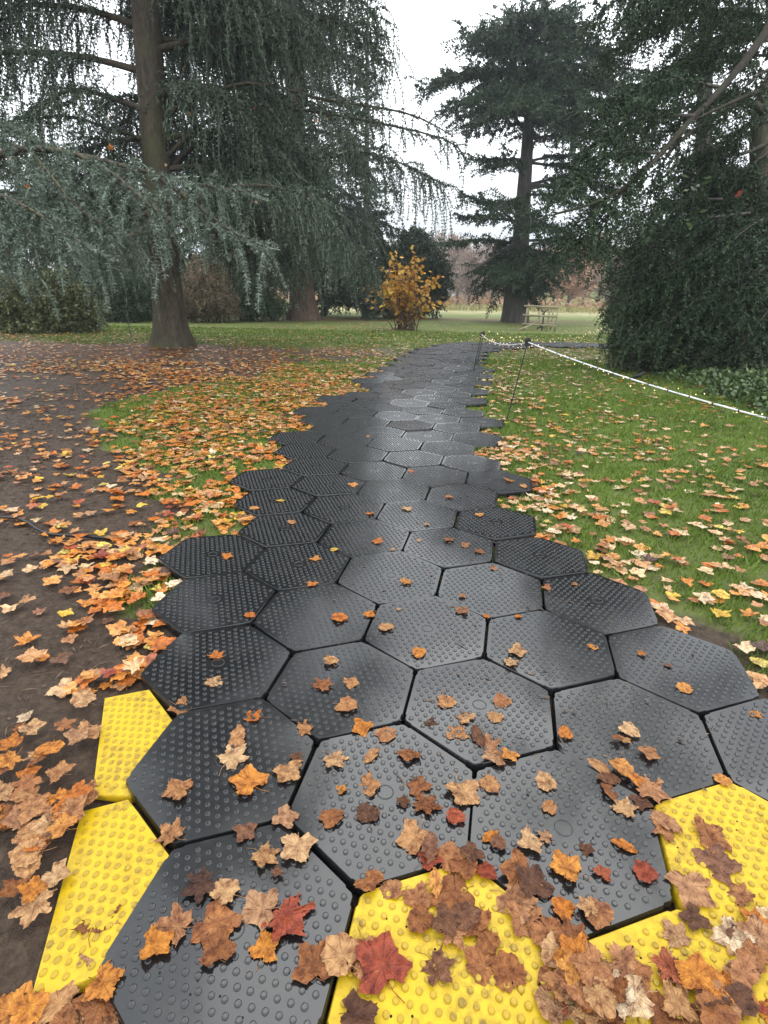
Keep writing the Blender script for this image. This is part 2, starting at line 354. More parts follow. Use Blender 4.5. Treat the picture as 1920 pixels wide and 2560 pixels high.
for (i, j) in sorted(cells, key=lambda c: (-c[1], c[0])):
    o = proto if first else proto.copy()
    if not first: COL.objects.link(o)
    first = False
    c = cell(i, j); near = j > -9
    row = sorted(rowcells[j]); k = row.index(i); u = (k/(len(row)-1)-.5)*2 if len(row) > 1 else 0
    o.location = (c[0]+rng.normal(0, .002), c[1]+rng.normal(0, .002), rng.uniform(0, .007))
    tx = rng.normal(0, .012 if near else .017); ty = rng.normal(0, .010 if near else .016)+.018*u*abs(u)
    o.rotation_euler = (tx, ty, YAW+math.pi/3*rng.integers(6)+rng.normal(0, .004))
    rn = 4-j
    if rn <= 18:
        nm = {1: 'only black one'}.get(len(row), ORD[k+1]+' from left')
        if len(row) > 1 and k == len(row)-1: nm = 'rightmost'
        if len(row) > 1 and k == 0: nm = 'leftmost'
        lab = f'black studded hexagonal path mat, {nm} in the {ORD[rn]} row from the front'
        MATLAB[(i, j)] = f'{nm} mat of {ORD[rn]} row'
    else:
        lab = 'small dark hexagonal mat far up the path where it runs to the bend'
    tag(o, lab, 'path mat', 'black hexagonal mats of the path')
def ysl(p): return np.clip(TOP+np.minimum(0, p[:, 1]+.02)*.16, .008, TOP)
for (i, j), lab, seed, rot in (((-1, 3), 'yellow studded hexagonal mat at the front of the path littered with brown leaves', 2, 0), ((0, 3), 'yellow entrance mat at bottom right half buried under a pile of brown leaves', 3, 0), ((1, 2), 'bright yellow mat on the right edge beside the black front mats', 4, 60)):
    c = cell(i, j); o = mat_mesh('ramp_mat', ysl, None, seed).build('ramp_mat', [M['mat_yellow'], M['hole'], M['stud_yellow']])
    o.location = (c[0], c[1], .003); o.rotation_euler = (0, 0, YAW+R(rot)); tag(o, lab, 'path mat', 'yellow ramp mats at the path entrance')
def edge_ramp(pix, lab, seed):
    """plan outline on the ground (high side first: three corners against the black mats, then the two outer ones)"""
    pl = np.array([G(x, y, TOP if k < 3 else .01)[:2] for k, (x, y) in enumerate(pix)]); c0 = pl.mean(0); pl = pl-c0
    def h(p):
        p = np.atleast_2d(p); a_, b_ = pl[3], pl[4]; d = (b_-a_)/np.linalg.norm(b_-a_); n = np.array([-d[1], d[0]]); 
        if np.dot(pl[1]-a_, n) < 0: n = -n
        return np.clip(.010+(p-a_)@n*.20, .008, TOP-.002)
    rng = np.random.default_rng(seed); mb = MB(); res = []
    for a_, b_ in zip(pl, np.roll(pl, -1, 0)):
        m_ = max(2, int(np.linalg.norm(b_-a_)/.03)); res += [a_+(b_-a_)*t for t in np.arange(m_)/m_]
    o1 = np.array(res); n = len(o1); o2 = o1*.985
    mb.add(np.concatenate([np.c_[o1, np.zeros(n)], np.c_[o1, np.maximum(h(o1)-.004, .003)], np.c_[o2, h(o2)]]), [[r*n+k, (r*n+(k+1) % n), (r+1)*n+(k+1) % n, (r+1)*n+k] for r in range(2) for k in range(n)])
    ts = [1, .75, .5, .25]; mb.add(np.concatenate([np.c_[o2*t, h(o2*t)] for t in ts]+[np.c_[[[0, 0]], h(np.zeros((1, 2)))]]), [[r*n+k, r*n+(k+1) % n, (r+1)*n+(k+1) % n, (r+1)*n+k] for r in range(3) for k in range(n)])
    mb.add(np.r_[np.c_[o2*.25, h(o2*.25)], np.c_[[[0, 0]], h(np.zeros((1, 2)))]], [[k, (k+1) % n, n] for k in range(n)])
    poly = [tuple(p) for p in o2*.93]; a = .0308; m = 10; an = np.arange(m)/m*2*math.pi; cy, sy = math.cos(YAW), math.sin(YAW)
    for r in range(-16, 17):
        for q in range(-16, 17):
            x0 = (q+.5*(r % 2))*a; y0 = r*a*.866; x, y = x0*cy-y0*sy, x0*sy+y0*cy
            if not inpoly((x, y), poly): continue
            rad = .0090*rng.uniform(.9, 1.08); mk = lambda f: np.stack([x+np.cos(an)*rad*f, y+np.sin(an)*rad*f], 1)
            VV = np.concatenate([np.c_[mk(1), h(mk(1))-.001], np.c_[mk(.8), h(mk(.8))+.0036], np.c_[mk(.45), h(mk(.45))+.0026]])
            mb.add(VV, [[t*m+k, t*m+(k+1) % m, (t+1)*m+(k+1) % m, (t+1)*m+k] for t in range(2) for k in range(m)], 2); mb.add(VV[2*m:], [list(range(m))], 2)
    # moulded fold line across the slope
    o = mb.build('edge_ramp', [M['mat_yellow'], M['hole'], M['stud_yellow']]); o.location = (c0[0], c0[1], .002); tag(o, lab, 'ramp', 'yellow edge ramps on the left')
RAMPS = ([(322, 1488), (384, 1570), (281, 1714), (198, 1722), (226, 1508)], [(276, 1722), (369, 1851), (231, 2100), (62, 2172), (176, 1752)])
edge_ramp(RAMPS[0], 'yellow sloping edge ramp beside the black mat, the upper one on the left', 6)
edge_ramp(RAMPS[1], 'long yellow sloping edge ramp at bottom left beside the mud', 7)
def on_mat(X, Y):
    x = X-OX; y = Y-OY; c, s_ = math.cos(YAW), math.sin(YAW); u = (x*c+y*s_)/S; v = (-x*s_+y*c)/S
    jf = -v/1.5; if_ = (u-jf*math.sqrt(3)/2)/math.sqrt(3); best = None
    for j in (math.floor(jf), math.ceil(jf)):
        for i in range(math.floor(if_)-1, math.floor(if_)+3):
            d = (i*math.sqrt(3)+j*math.sqrt(3)/2-u)**2+(-1.5*j-v)**2
            if best is None or d < best[0]: best = (d, i, j)
    return (best[1], best[2])
# ------------------------------------------------------------------ ground sheet (mud / litter / meadow masks are real patches of ground)
MUD = [(0, 800, 1), (100, 800, 1), (150, 870, 1), (60, 880, 1), (100, 940, 1), (0, 960, 1), (190, 930, .9), (180, 1000, .9), (60, 1040, 1), (0, 1120, 1), (150, 1080, 1), (280, 1040, .9), (320, 1110, .8), (200, 1150, .9), (0, 1300, 1), (100, 1250, 1), (230, 1250, .8), (50, 1450, 1), (180, 1450, 1), (0, 1700, 1), (120, 1700, 1), (30, 2000, 1), (0, 2200, 1), (130, 2200, 1), (250, 1380, .8), (350, 775, .9), (500, 780, .75), (640, 778, .5), (200, 775, 1), (450, 800, .8), (330, 800, .9), (250, 830, .9), (0, 760, .8), (150, 755, .7),
 (300, 880, 0), (250, 920, 0), (330, 960, 0), (400, 1000, 0), (420, 1060, 0), (470, 1130, .15), (370, 1240, .2), (340, 1310, .2), (500, 850, 0), (600, 850, 0), (420, 870, .1), (700, 800, 0), (600, 735, 0), (250, 735, .2), (900, 730, 0), (1200, 800, 0), (1200, 1000, 0), (1300, 900, 0), (1500, 900, 0), (1500, 1100, 0), (1600, 1200, 0), (1460, 1390, .7), (1520, 1430, .8), (1620, 1330, .1), (1380, 1290, .3), (1300, 1230, .25), (1500, 785, .7), (1620, 770, 1), (1400, 770, .2), (540, 1000, 0), (550, 900, 0), (1600, 1050, 0), (1250, 1100, 0), (1400, 1000, 0), (1650, 1450, .4), (400, 1150, .1), (330, 1180, .5)]
MW = np.array([[*G(x, y)[:2], m] for x, y, m in MUD])
def idw(X, Y, C, p=3.0):
    d = ((X[:, None]-C[None, :, 0])**2+(Y[:, None]-C[None, :, 1])**2)/(1+.06*Y[:, None]**2)+.003
    wt = d**(-p/2*1.3); return (wt*C[None, :, 2]).sum(1)/wt.sum(1)
def mudmask(X, Y):
    m = np.empty(len(X))
    for a in range(0, len(X), 20000): m[a:a+20000] = idw(X[a:a+20000], Y[a:a+20000], MW)
    m[Y > 19.5] = np.minimum(m[Y > 19.5], .15); return m
gm = MB()
xs = np.concatenate([np.linspace(-900, -40, 10), np.linspace(-36, -12, 30)[:-1], np.arange(-12, 12.01, .12), np.linspace(12, 36, 30)[1:], np.linspace(40, 900, 10)])
ys = np.concatenate([np.linspace(-60, -1, 5), np.arange(-.6, 24, .12), np.linspace(24, 60, 40), np.linspace(64, 1200, 16)])
XX, YY = np.meshgrid(xs, ys); V = np.stack([XX.ravel(), YY.ravel(), np.zeros(XX.size)], 1)
mk = mudmask(V[:, 0], np.maximum(V[:, 1], .5))
lit = np.exp(-(((V[:, 0]+6.6)/4.5)**2+((V[:, 1]-14.6)/2.0)**2)**1.5)
lit = np.maximum(lit, np.exp(-(((V[:, 0]-9.5)/3.0)**2+((V[:, 1]-12.5)/2.6)**2)**2))
lit = np.maximum(lit, .9*np.exp(-(((V[:, 0]+4.0)/5.0)**2+((V[:, 1]-33.5)/2.2)**2)**2)); lit = np.maximum(lit, .8*np.exp(-(((V[:, 0]-6.5)/8.0)**2+((V[:, 1]-37)/2.6)**2)**2))
mead = np.clip((V[:, 1]-44)/8, 0, 1)
V[:, 2] = -.004
nx = len(xs); ii = np.arange(len(ys)-1)[:, None]*nx; jj = np.arange(nx-1)[None]
gm.add(V, np.stack([ii+jj, ii+jj+1, ii+nx+jj+1, ii+nx+jj], -1).reshape(-1, 4), 0, np.stack([mk, lit, mead], 1))
m, N, L, bs = newmat('ground_soil_and_lawn')
at = N.new('ShaderNodeAttribute'); at.attribute_name = 'tint'; sp = N.new('ShaderNodeSeparateColor'); L.new(at.outputs['Color'], sp.inputs[0])
tc = N.new('ShaderNodeTexCoord'); ob = tc.outputs['Object']
nA = noise(N, L, 2.2, 6, ob, .7); nB = noise(N, L, 26, 6, ob, .75); nC = noise(N, L, .5, 3, ob); nD = noise(N, L, 95, 3, ob)
def mixc(f, c1, c2):
    x = N.new('ShaderNodeMix'); x.data_type = 'RGBA'; L.new(f, x.inputs[0])
    for s_, c in ((6, c1), (7, c2)):
        if isinstance(c, tuple): x.inputs[s_].default_value = (*c, 1)
        else: L.new(c, x.inputs[s_])
    return x.outputs[2]
gr = ramp(N, [(.3, (.050, .058, .018)), (.5, (.090, .112, .030)), (.72, (.14, .165, .05))]); L.new(nB.outputs[0], gr.inputs[0])
gr2 = ramp(N, [(.35, (.135, .155, .036)), (.65, (.20, .255, .056))]); L.new(nC.outputs[0], gr2.inputs[0])
x = N.new('ShaderNodeMix'); x.data_type = 'RGBA'; x.inputs[0].default_value = .5; L.new(gr.outputs[0], x.inputs[6]); L.new(gr2.outputs[0], x.inputs[7]); grass_c = x.outputs[2]
mdr = ramp(N, [(.3, (.022, .013, .008)), (.5, (.068, .042, .026)), (.75, (.135, .092, .060))]); L.new(nB.outputs[0], mdr.inputs[0])
ltr = ramp(N, [(.3, (.045, .020, .009)), (.5, (.13, .060, .028)), (.72, (.25, .125, .06))]); L.new(nD.outputs[0], ltr.inputs[0])
mer = ramp(N, [(.35, (.19, .19, .075)), (.65, (.34, .31, .15))]); L.new(nC.outputs[0], mer.inputs[0])
f = N.new('ShaderNodeMath'); f.operation = 'MULTIPLY_ADD'; f.inputs[1].default_value = .9; L.new(nA.outputs[0], f.inputs[0]); 
s1 = N.new('ShaderNodeMath'); s1.operation = 'ADD'; s1.inputs[1].default_value = -.45; L.new(sp.outputs[0], s1.inputs[0]); L.new(s1.outputs[0], f.inputs[2])
fr = ramp(N, [(.24, (0, 0, 0)), (.5, (1, 1, 1))]); L.new(f.outputs[0], fr.inputs[0])
c = mixc(fr.outputs[0], grass_c, mdr.outputs[0])
lm = N.new('ShaderNodeMath'); lm.operation = 'MULTIPLY'; L.new(sp.outputs[1], lm.inputs[0]); lr = ramp(N, [(.3, (.55,)*3), (.6, (1, 1, 1))]); L.new(nA.outputs[0], lr.inputs[0]); L.new(lr.outputs[0], lm.inputs[1])
c = mixc(lm.outputs[0], c, ltr.outputs[0]); c = mixc(sp.outputs[2], c, mer.outputs[0])
L.new(c, bs.inputs['Base Color']); rg = ramp(N, [(0, (.85,)*3), (1, (.55,)*3)]); L.new(fr.outputs[0], rg.inputs[0]); L.new(rg.outputs[0], bs.inputs['Roughness']); bs.inputs['Specular IOR Level'].default_value = .3
ad = N.new('ShaderNodeMath'); ad.operation = 'MULTIPLY_ADD'; ad.inputs[1].default_value = 3; L.new(nA.outputs[0], ad.inputs[0]); L.new(nB.outputs[0], ad.inputs[2])
bump(N, L, ad.outputs[0], 1, .035, bs); M['ground'] = m
tag(gm.build('ground', m, color=True), kind='structure')
# low green rise beyond the meadow
hb = MB(); a = np.linspace(0, 2*math.pi, 49)[:-1]; rings = [(1, 0), (.8, .25), (.55, .62), (.3, .9), (.1, 1)]
HV = np.concatenate([np.stack([34+26*r*np.cos(a), 112+14*r*np.sin(a), np.full(48, 3.0*z-.05)], 1) for r, z in rings])
hb.add(HV, [[r*48+k, r*48+(k+1) % 48, (r+1)*48+(k+1) % 48, (r+1)*48+k] for r in range(4) for k in range(48)]); hb.add(HV[192:], [list(range(48))])
tag(hb.build('hill', simple('hill_grass', (.16, .22, .07), .9, .2, .4), smooth=True), kind='structure')
# ------------------------------------------------------------------ leaves
rl = np.random.default_rng(11)
def outline(kind):
    if kind == 0: half = [(-88, .30), (-62, .62), (-38, .60), (-22, .86), (-8, .66), (4, .50), (16, .70), (30, 1.0), (42, .78), (55, .55), (68, .72), (90, 1.05)]
    elif kind == 1: half = [(-88, .38), (-60, .72), (-40, .80), (-18, 1.0), (-4, .74), (10, .62), (30, .72), (50, 1.0), (64, .96), (76, .82), (90, .74)]
    elif kind == 2: half = [(-88, .45), (-55, .70), (-30, .72), (-12, .80), (6, .70), (28, .74), (48, .84), (66, .80), (90, .98)]
    else: half = [(-88, .80), (-50, .56), (-20, .44), (10, .46), (40, .58), (65, .78), (90, 1.05)]
    pts = [(math.cos(R(t))*r, math.sin(R(t))*r) for t, r in half]
    full = pts+[(-x, y) for x, y in pts[::-1][1:]]
    res = []
    for p, q in zip(full, full[1:]+full[:1]):
        p = np.array(p); q = np.array(q); res += [p, p+(q-p)*.35+rl.normal(0, .032, 2), p+(q-p)*.7+rl.normal(0, .032, 2)]
    return np.array(res)+rl.normal(0, .025, (len(res), 2))
def leaf_geo(kind, curl=1.0, stem=True):
    o = outline(kind); n = len(o); V = []; 
    for t in (1, .8, .58, .32): V.append(o*t)
    V = np.concatenate(V+[np.zeros((1, 2))]); x, y = V[:, 0], V[:, 1]; r2 = x*x+y*y
    ph = rl.uniform(0, 6.28); z = curl*(.16*r2*np.cos(2*np.arctan2(y, x)+ph)+.10*np.abs(x)*rl.uniform(-.3, 1.2)+.16*r2*rl.uniform(-.3, .9))
    fa = rl.uniform(0, 6.28, 3); fx = x*np.cos(fa[0])+y*np.sin(fa[0]); z += curl*(.06*np.sin(fx*6+fa[1])*r2+.05*np.sin((x-y)*7+fa[2])*r2)+curl*rl.normal(0, .022, len(V)); z += (.55*np.maximum(0, fx-.25) if rl.uniform() < .4 else 0); z -= z.min()
    V = np.c_[V, z]; T = np.concatenate
    Q = [[r*n+k, r*n+(k+1) % n, (r+1)*n+(k+1) % n, (r+1)*n+k] for r in range(3) for k in range(n)]; TT = [[3*n+k, 3*n+(k+1) % n, 4*n] for k in range(n)]
    return V, np.array(Q), np.array(TT)
LEAFM = []
for k in range(22):
    kind = [0, 1, 1, 2, 0, 1, 2, 3, 2, 1, 2, 1, 0, 1, 2, 2, 1, 2, 1, 0, 2, 1][k]; V, Q, T = leaf_geo(kind, rl.uniform(.6, 1.9)); mb = MB(); mb.add(V*.5, Q); mb.add(V*.5, T)
    # stalk
    a = np.array([0, -.35, V[:, 2].max()*.2])*.5; ls_ = rl.uniform(.25, 1); pts = [a, a+[.03, -.2*ls_, .02], a+[.07+rl.normal(0, .05), -.42*ls_, -.01]]
    tv, tq = tube(pts, [.009, .006, .008], 4); mb.add(tv, tq)
    ob_ = mb.build('fallen_leaf', M['leaf_tan'], smooth=True); me = ob_.data; bpy.data.objects.remove(ob_); LEAFM.append(me)
CODE = {'o': 'orange', 'b': 'brown', 't': 'tan', 'r': 'red', 'd': 'dark', 'y': 'yellow', 'p': 'pale'}
HAND = """467,1422,o,.9 467,1477,t,1 388,1533,t,1.2 515,1600,t,1.5 500,1645,t,1.4 540,1695,o,1.5 388,1713,t,1.2 372,1808,t,1 530,1800,d,.9 614,1770,b,1 622,1672,t,1.1 550,1555,o,.9 570,1852,t,1.2
643,1833,t,1.3 568,1970,b,1.2 618,1985,r,1.5 572,2055,o,1 465,2000,b,1.7 385,2010,b,1.4 490,1935,t,1.1 335,2050,o,1 440,1920,d,1.2 470,2060,b,1.2 680,2090,b,1.3 655,1580,t,.8 715,1433,t,.9 735,1340,o,1.2 835,1360,t,1.1 800,1330,o,.8 757,1480,t,.9 695,1485,b,1.1 745,1528,t,1.2
783,1575,o,1 830,1592,t,1.1 722,1645,t,1.2 800,1640,t,1 885,1635,b,1 737,1712,o,.5 793,1702,t,1.1 713,1775,b,1.1 795,1765,d,1.1 905,1705,b,1 915,1740,b,1.2 985,1772,r,.9 895,1812,t,1.3 930,1835,d,1.2 925,1862,r,.9 965,1858,b,1.2 940,1910,o,.9 1050,1892,r,.8 1000,1715,t,1.3 1055,1697,t,1.1 1180,1700,t,1.1
1185,1752,t,.7 1060,1810,o,.7 1140,1825,t,1.1 1180,1815,b,.6 1325,1720,b,1.3 1345,1755,t,1.2 1350,1835,o,.9 1300,1892,r,.6 1225,1882,o,1.1 1220,1970,o,.8 1290,1975,b,1.2 1395,1895,r,.9 1125,1890,b,1.5 1110,1950,b,1.4 1150,1920,d,1.2 1130,1985,b,1.3 1400,1630,t,1 1355,1580,t,1 1220,1590,o,.8 1350,1602,t,.6 1480,1490,o,.9 1383,1415,o,.6 1280,1400,o,.8
1115,1410,t,1 1100,1436,t,1 905,1412,o,.9 880,1260,o,1 1000,1325,b,1 1050,1335,o,.6 1180,1273,b,.8 960,1520,t,1.1 1005,1555,t,1.1 985,1590,t,1.2 1030,1595,d,1.2 1050,1622,b,1.3 1072,1645,b,1.2 1085,1518,b,1 1070,1552,t,.9 1100,1640,o,.8 930,1570,d,.6 675,1265,o,.8 540,1333,o,.8 490,1205,o,.8 680,1210,o,.8 720,1190,y,.7 550,1100,o,1.1 605,1085,y,.9 762,1050,o,1.2 800,1112,o,.8 630,1130,t,1 815,1172,o,.9
880,1102,t,1 920,1135,t,.6 970,1168,b,1 1005,1180,b,.8 1035,1195,b,.8 1100,1040,o,1.3 1130,1052,o,1 1035,1115,o,.9 970,1075,o,.8 888,1020,o,.7 795,945,o,.7 850,1190,t,.5 905,1950,b,1.2 985,1935,b,1.5 1030,2000,b,1.2 942,2090,d,1.1 1045,2090,b,1.1 1100,2110,b,1.1 1185,2120,b,.9 785,2062,b,1.4 825,2095,r,1.5 740,2075,t,1.3 770,2195,d,1.2
1000,1990,d,1 958,2000,d,.9 910,1990,b,1 1530,1812,b,1.3 1490,1920,b,1.4 1545,1870,d,1.4 1575,2025,p,1.2 1430,1775,b,1.3 1400,1712,b,1.4 1370,1690,o,1.1 1335,1665,o,1.2 1290,1660,t,1 1310,1690,d,1.1 1440,1800,b,1.2 1380,1740,d,.9 205,1985,b,1.4 232,2035,t,1.2 195,2045,b,1 800,1910,b,1.2 850,1925,b,.9 1075,1830,d,.7 870,1740,d,.5 1020,1850,d,.9 1000,1880,b,1.2 640,1640,d,.6
1563,1690,o,.8 1628,1545,o,.7 1270,1970,t,.8 975,2015,b,1.1 1055,2035,b,.9 1190,2170,b,1.2 1460,2030,b,1 1500,1990,d,.9 1600,1940,b,1 1330,1600,b,.6 1440,1440,d,.5 1165,1240,t,.6 905,1170,t,.4 1265,1840,d,.6 600,1890,d,.4 860,1320,t,.4 1120,1335,o,.6 1065,1230,b,.6 1000,1290,b,.6 1240,1265,o,.6"""
IND = []     # x, y, z, size, colour, mesh, yaw, tilt
def addleaf(X, Y, c, s_, z=None):
    ij = on_mat(X, Y); IND.append([X, Y, z, s_, c, ij])
for t in HAND.split():
    x, y, c, s_ = t.split(','); g = G(float(x), float(y), TOP); addleaf(g[0], g[1], CODE[c], .088*float(s_))
# heaps in the two bottom corners and along the yellow ramps
def scatter(poly, n, cols, smin, smax):
    xs_ = [p[0] for p in poly]; ys_ = [p[1] for p in poly]; k = 0
    while k < n:
        x = rl.uniform(min(xs_), max(xs_)); y = rl.uniform(min(ys_), max(ys_))
        if inpoly((x, y), poly):
            g = G(x, y, .01); addleaf(g[0], g[1], CODE[rl.choice(list(cols))], .094*rl.uniform(smin, smax)); k += 1
scatter([(1225, 2090), (1290, 2120), (1420, 2060), (1560, 2060), (1659, 1990), (1680, 2230), (1240, 2230)], 46, 'bbtbobrtbodp', .75, 1.2)
scatter([(1180, 2040), (1260, 2085), (1290, 2230), (1200, 2230)], 12, 'btbot', .9, 1.2)
scatter([(20, 2170), (70, 2150), (180, 2190), (230, 2120), (235, 2230), (10, 2230)], 14, 'obotb', .8, 1.25)
scatter([(0, 1620), (60, 1580), (200, 1500), (225, 1560), (205, 1720), (165, 1790), (110, 1960), (40, 1990), (0, 1880)], 40, 'oottbbtoot', .8, 1.25)
# everywhere else by density (leaves per square metre)
DEN = [(60, 780, 25), (200, 780, 45), (330, 800, 50), (100, 830, 12), (60, 900, 22), (170, 920, 14), (50, 960, 28), (150, 990, 26), (90, 1060, 30), (250, 1050, 40), (300, 1100, 24), (80, 1130, 16), (200, 1140, 48), (60, 1200, 10), (20, 1240, 24), (160, 1200, 75), (270, 1190, 100), (110, 1290, 12), (230, 1270, 85), (300, 1310, 100), (330, 1400, 95), (290, 1470, 85), (200, 1340, 50), (60, 1380, 8), (180, 1420, 15), (90, 1470, 10), (230, 1500, 70), (30, 1520, 20), (250, 870, 22), (250, 950, 38), (330, 920, 60), (420, 870, 75), (400, 960, 90), (480, 1000, 130), (470, 1080, 100), (500, 920, 110), (580, 950, 130), (600, 890, 100), (350, 1030, 45), (370, 1110, 40), (420, 1150, 55), (490, 1120, 90), (650, 850, 70), (740, 810, 55), (800, 780, 32), (700, 770, 45), (600, 745, 26), (450, 720, 16), (200, 735, 34), (850, 740, 16), (900, 720, 9), (700, 715, 16),
 (1080, 800, 26), (1100, 860, 34), (1150, 930, 48), (1080, 960, 85), (1130, 1000, 70), (1200, 1000, 45), (1180, 1080, 75), (1250, 1060, 40), (1300, 960, 26), (1250, 880, 22), (1200, 800, 10), (1350, 820, 8), (1400, 900, 16), (1500, 930, 14), (1600, 950, 12), (1550, 1010, 22), (1400, 1020, 24), (1330, 1080, 30), (1480, 1100, 30), (1620, 1120, 34), (1250, 1150, 42), (1380, 1170, 34), (1280, 1210, 50), (1500, 1200, 40), (1600, 1250, 48), (1380, 1270, 40), (1480, 1320, 55), (1600, 1330, 60), (1420, 1340, 60), (1560, 1400, 48), (1640, 1470, 90), (1500, 1380, 45), (1650, 1560, 90), (1200, 700, 2), (1000, 712, 3), (600, 700, 8), (300, 700, 8), (760, 712, 30), (900, 716, 12), (1500, 860, 8), (1630, 900, 8)]
DW = np.array([[*G(x, y)[:2], d] for x, y, d in DEN])
cand = []
for (x0, x1, y0, y1, mult) in ((-4.5, 4.8, .8, 6, 1), (-8.5, 7.5, 6, 12, 1), (-14, 12, 12, 20, .75), (-20, 12, 20, 30, .4)):
    n = int((x1-x0)*(y1-y0)*300); X = rl.uniform(x0, x1, n); Y = rl.uniform(y0, y1, n)
    px = topix(np.c_[X, Y, np.zeros(n)]); k = (px[:, 0] > -90) & (px[:, 0] < 1750) & (px[:, 1] < 2300); X, Y = X[k], Y[k]
    d = idw(X, Y, DW, 3.2)*np.where(X < -.05*Y+.1, np.where(Y > 12, 1.6, 3.0)*(np.maximum(idw(X, Y, DW, 3.2), 5)/60)**.35, 1.8); cl = np.sin(X*2.3+1.7*np.sin(Y*1.9))*np.sin(Y*2.9+np.sin(X*3.1)); k = rl.uniform(0, 300, len(X)) < d*mult*(1+.75*cl)
    cand += list(zip(X[k], Y[k]))
cand = [(x, y) for x, y in cand if on_mat(x, y) not in OCC and on_mat(x, y) not in ((-3, 2), (-3, 3)) and not (y < 3.2 and x > 1.95 and False)]
cand = [(x, y) for x, y in cand if not (topix([[x, y, 0]])[0][1] > 1950 and topix([[x, y, 0]])[0][0] < 180)]
cand.sort(key=lambda p: p[0]**2+p[1]**2)
def zonecol(x, y):
    r_ = rl.uniform(); far = min(1, max(0, (y-6)/10))
    if x < .2:
        return rl.choice(['orange', 'tan', 'yellow', 'brown', 'red', 'pale', 'dark'], p=[.50-.16*far, .23, .06, .10-.04*far, .03, .05+.20*far, .03])
    return rl.choice(['orange', 'tan', 'yellow', 'brown', 'red', 'pale', 'dark'], p=[.22-.12*far, .30, .05, .10-.05*far, .03, .24+.17*far, .06])
NIND = 300
rest = []
for x, y in cand:
    s_ = .094*rl.uniform(.7, 1.3)
    if len(IND) < NIND: addleaf(x, y, zonecol(x, y), s_)
    else: rest.append((x, y, s_))
objs = []
heap = {}
for (X, Y, z, s_, c, ij) in IND:
    o = bpy.data.objects.new('fallen_leaf', LEAFM[rl.integers(len(LEAFM))]); COL.objects.link(o)
    key = (round(X/.1), round(Y/.1)); nn = heap.get(key, 0); heap[key] = nn+1
    zz = (TOP+.008 if ij in OCC else (.03 if ij in ((-3, 2), (-3, 3)) else .006))+.005*nn+rl.uniform(0, .003)
    if ij in ((0, 3), (1, 2), (-1, 3)): zz = TOP+.006+.006*nn
    s2 = s_*rl.uniform(.92, 1.08); o.location = (X, Y, zz); o.scale = (s2*rl.uniform(.85, 1.05), s2, s2*rl.uniform(.2, .5))
    o.rotation_euler = (rl.normal(0, .09), rl.normal(0, .09), rl.uniform(0, 6.28))
    o.material_slots[0].link = 'OBJECT'; o.material_slots[0].material = M['leaf_'+c]; objs.append((o, X, Y, s_, c, ij))
# labels: colour, size, what it lies on, then how near it is among its like
zones = {}
for rec in objs:
    o, X, Y, s_, c, ij = rec; px = topix([[X, Y, 0]])[0]
    sz = 'large' if s_ > .122 else ('small' if s_ < .078 else 'midsize')
    if ij in MATLAB: on = f'on black mat, {MATLAB[ij]}'
    elif ij == (-1, 3): on = 'on the yellow centre mat'
    elif ij in ((0, 3),): on = 'in the heap on the yellow corner mat'
    elif ij == (1, 2): on = 'on the yellow mat at right'
    elif ij in ((-3, 2), (-3, 3)): on = 'on the yellow edge ramp'
    elif px[0] < 830: on = 'on mud left of the path'
    else: on = 'on grass right of the path'
    zones.setdefault((sz, c, on), []).append(rec)
SHN = ['', 'nearest', 'second nearest', 'third nearest', 'fourth nearest', 'fifth nearest', 'sixth nearest', 'seventh nearest', 'eighth nearest', 'ninth nearest', 'tenth nearest']
for (sz, c, on), lst in zones.items():
    lst.sort(key=lambda r_: r_[1]**2+r_[2]**2); cn = {'dark': 'dark brown', 'pale': 'pale cream'}.get(c, c)
    for k, rec in enumerate(lst):
        if len(lst) == 1: lab = f'{sz} {cn} fallen leaf {on}'
        elif len(lst) <= 10: lab = f'{SHN[k+1]} {sz} {cn} leaf {on}'
        else: lab = f'{SHN[k+1]} {sz} {cn} leaf {on}' if k < 10 else f'one of the farther {sz} {cn} leaves {on}'
        tag(rec[0], lab, 'leaf', 'fallen autumn leaves')
# the thousands beyond: one carpet
lb = MB(); simp = []
for k in range(24):
    V, Q, T = leaf_geo([0, 1, 1, 2][k % 4], rl.uniform(.7, 2.0)); simp.append((V*.5, Q, T))
lo = []
for k in range(10):
    n = 9; a = np.sort(rl.uniform(0, 6.28, n)); r_ = rl.uniform(.55, 1.0, n); V = np.c_[np.cos(a)*r_, np.sin(a)*r_, rl.uniform(0, .5, n)]*.5
    lo.append((np.r_[V, [[0, 0, .06]]], [], [[i_, (i_+1) % n, n] for i_ in range(n)]))
PAL = {c: np.array([s_[1] for s_ in st]) for c, st in LEAFCOL.items()}
for x, y, s_ in rest:
    V, Q, T = simp[rl.integers(24)] if y < 9 else lo[rl.integers(10)]
    a = rl.uniform(0, 6.28); ca, sa = math.cos(a), math.sin(a); Rz = np.array([[ca, -sa, 0], [sa, ca, 0], [0, 0, 1]])
    tx, ty = rl.normal(0, .075, 2); V = V*[1, 1, .62]; Rx = np.array([[1, 0, ty], [0, 1, tx], [-ty, -tx, 1]])
    s2 = s_*(1.0 if y < 9 else 1.15); W_ = (V*s2)@(Rx@Rz).T+[x, y, .008+abs(rl.normal(0, .014))]
    p_ = PAL[zonecol(x, y)]; c = p_[rl.integers(len(p_))]*rl.uniform(.8, 1.15)
    cc = np.tile(c, (len(W_), 1))
    if len(Q): 
        lb.add(W_, Q, 0, cc); lb.add(W_, T, 0, cc)
    else: lb.add(W_, T, 0, cc)
tag(lb.build('leaf_litter', M['leaf_mix'], color=True), 'carpet of fallen orange and tan leaves on the grass and mud', 'leaf litter', kind='stuff')
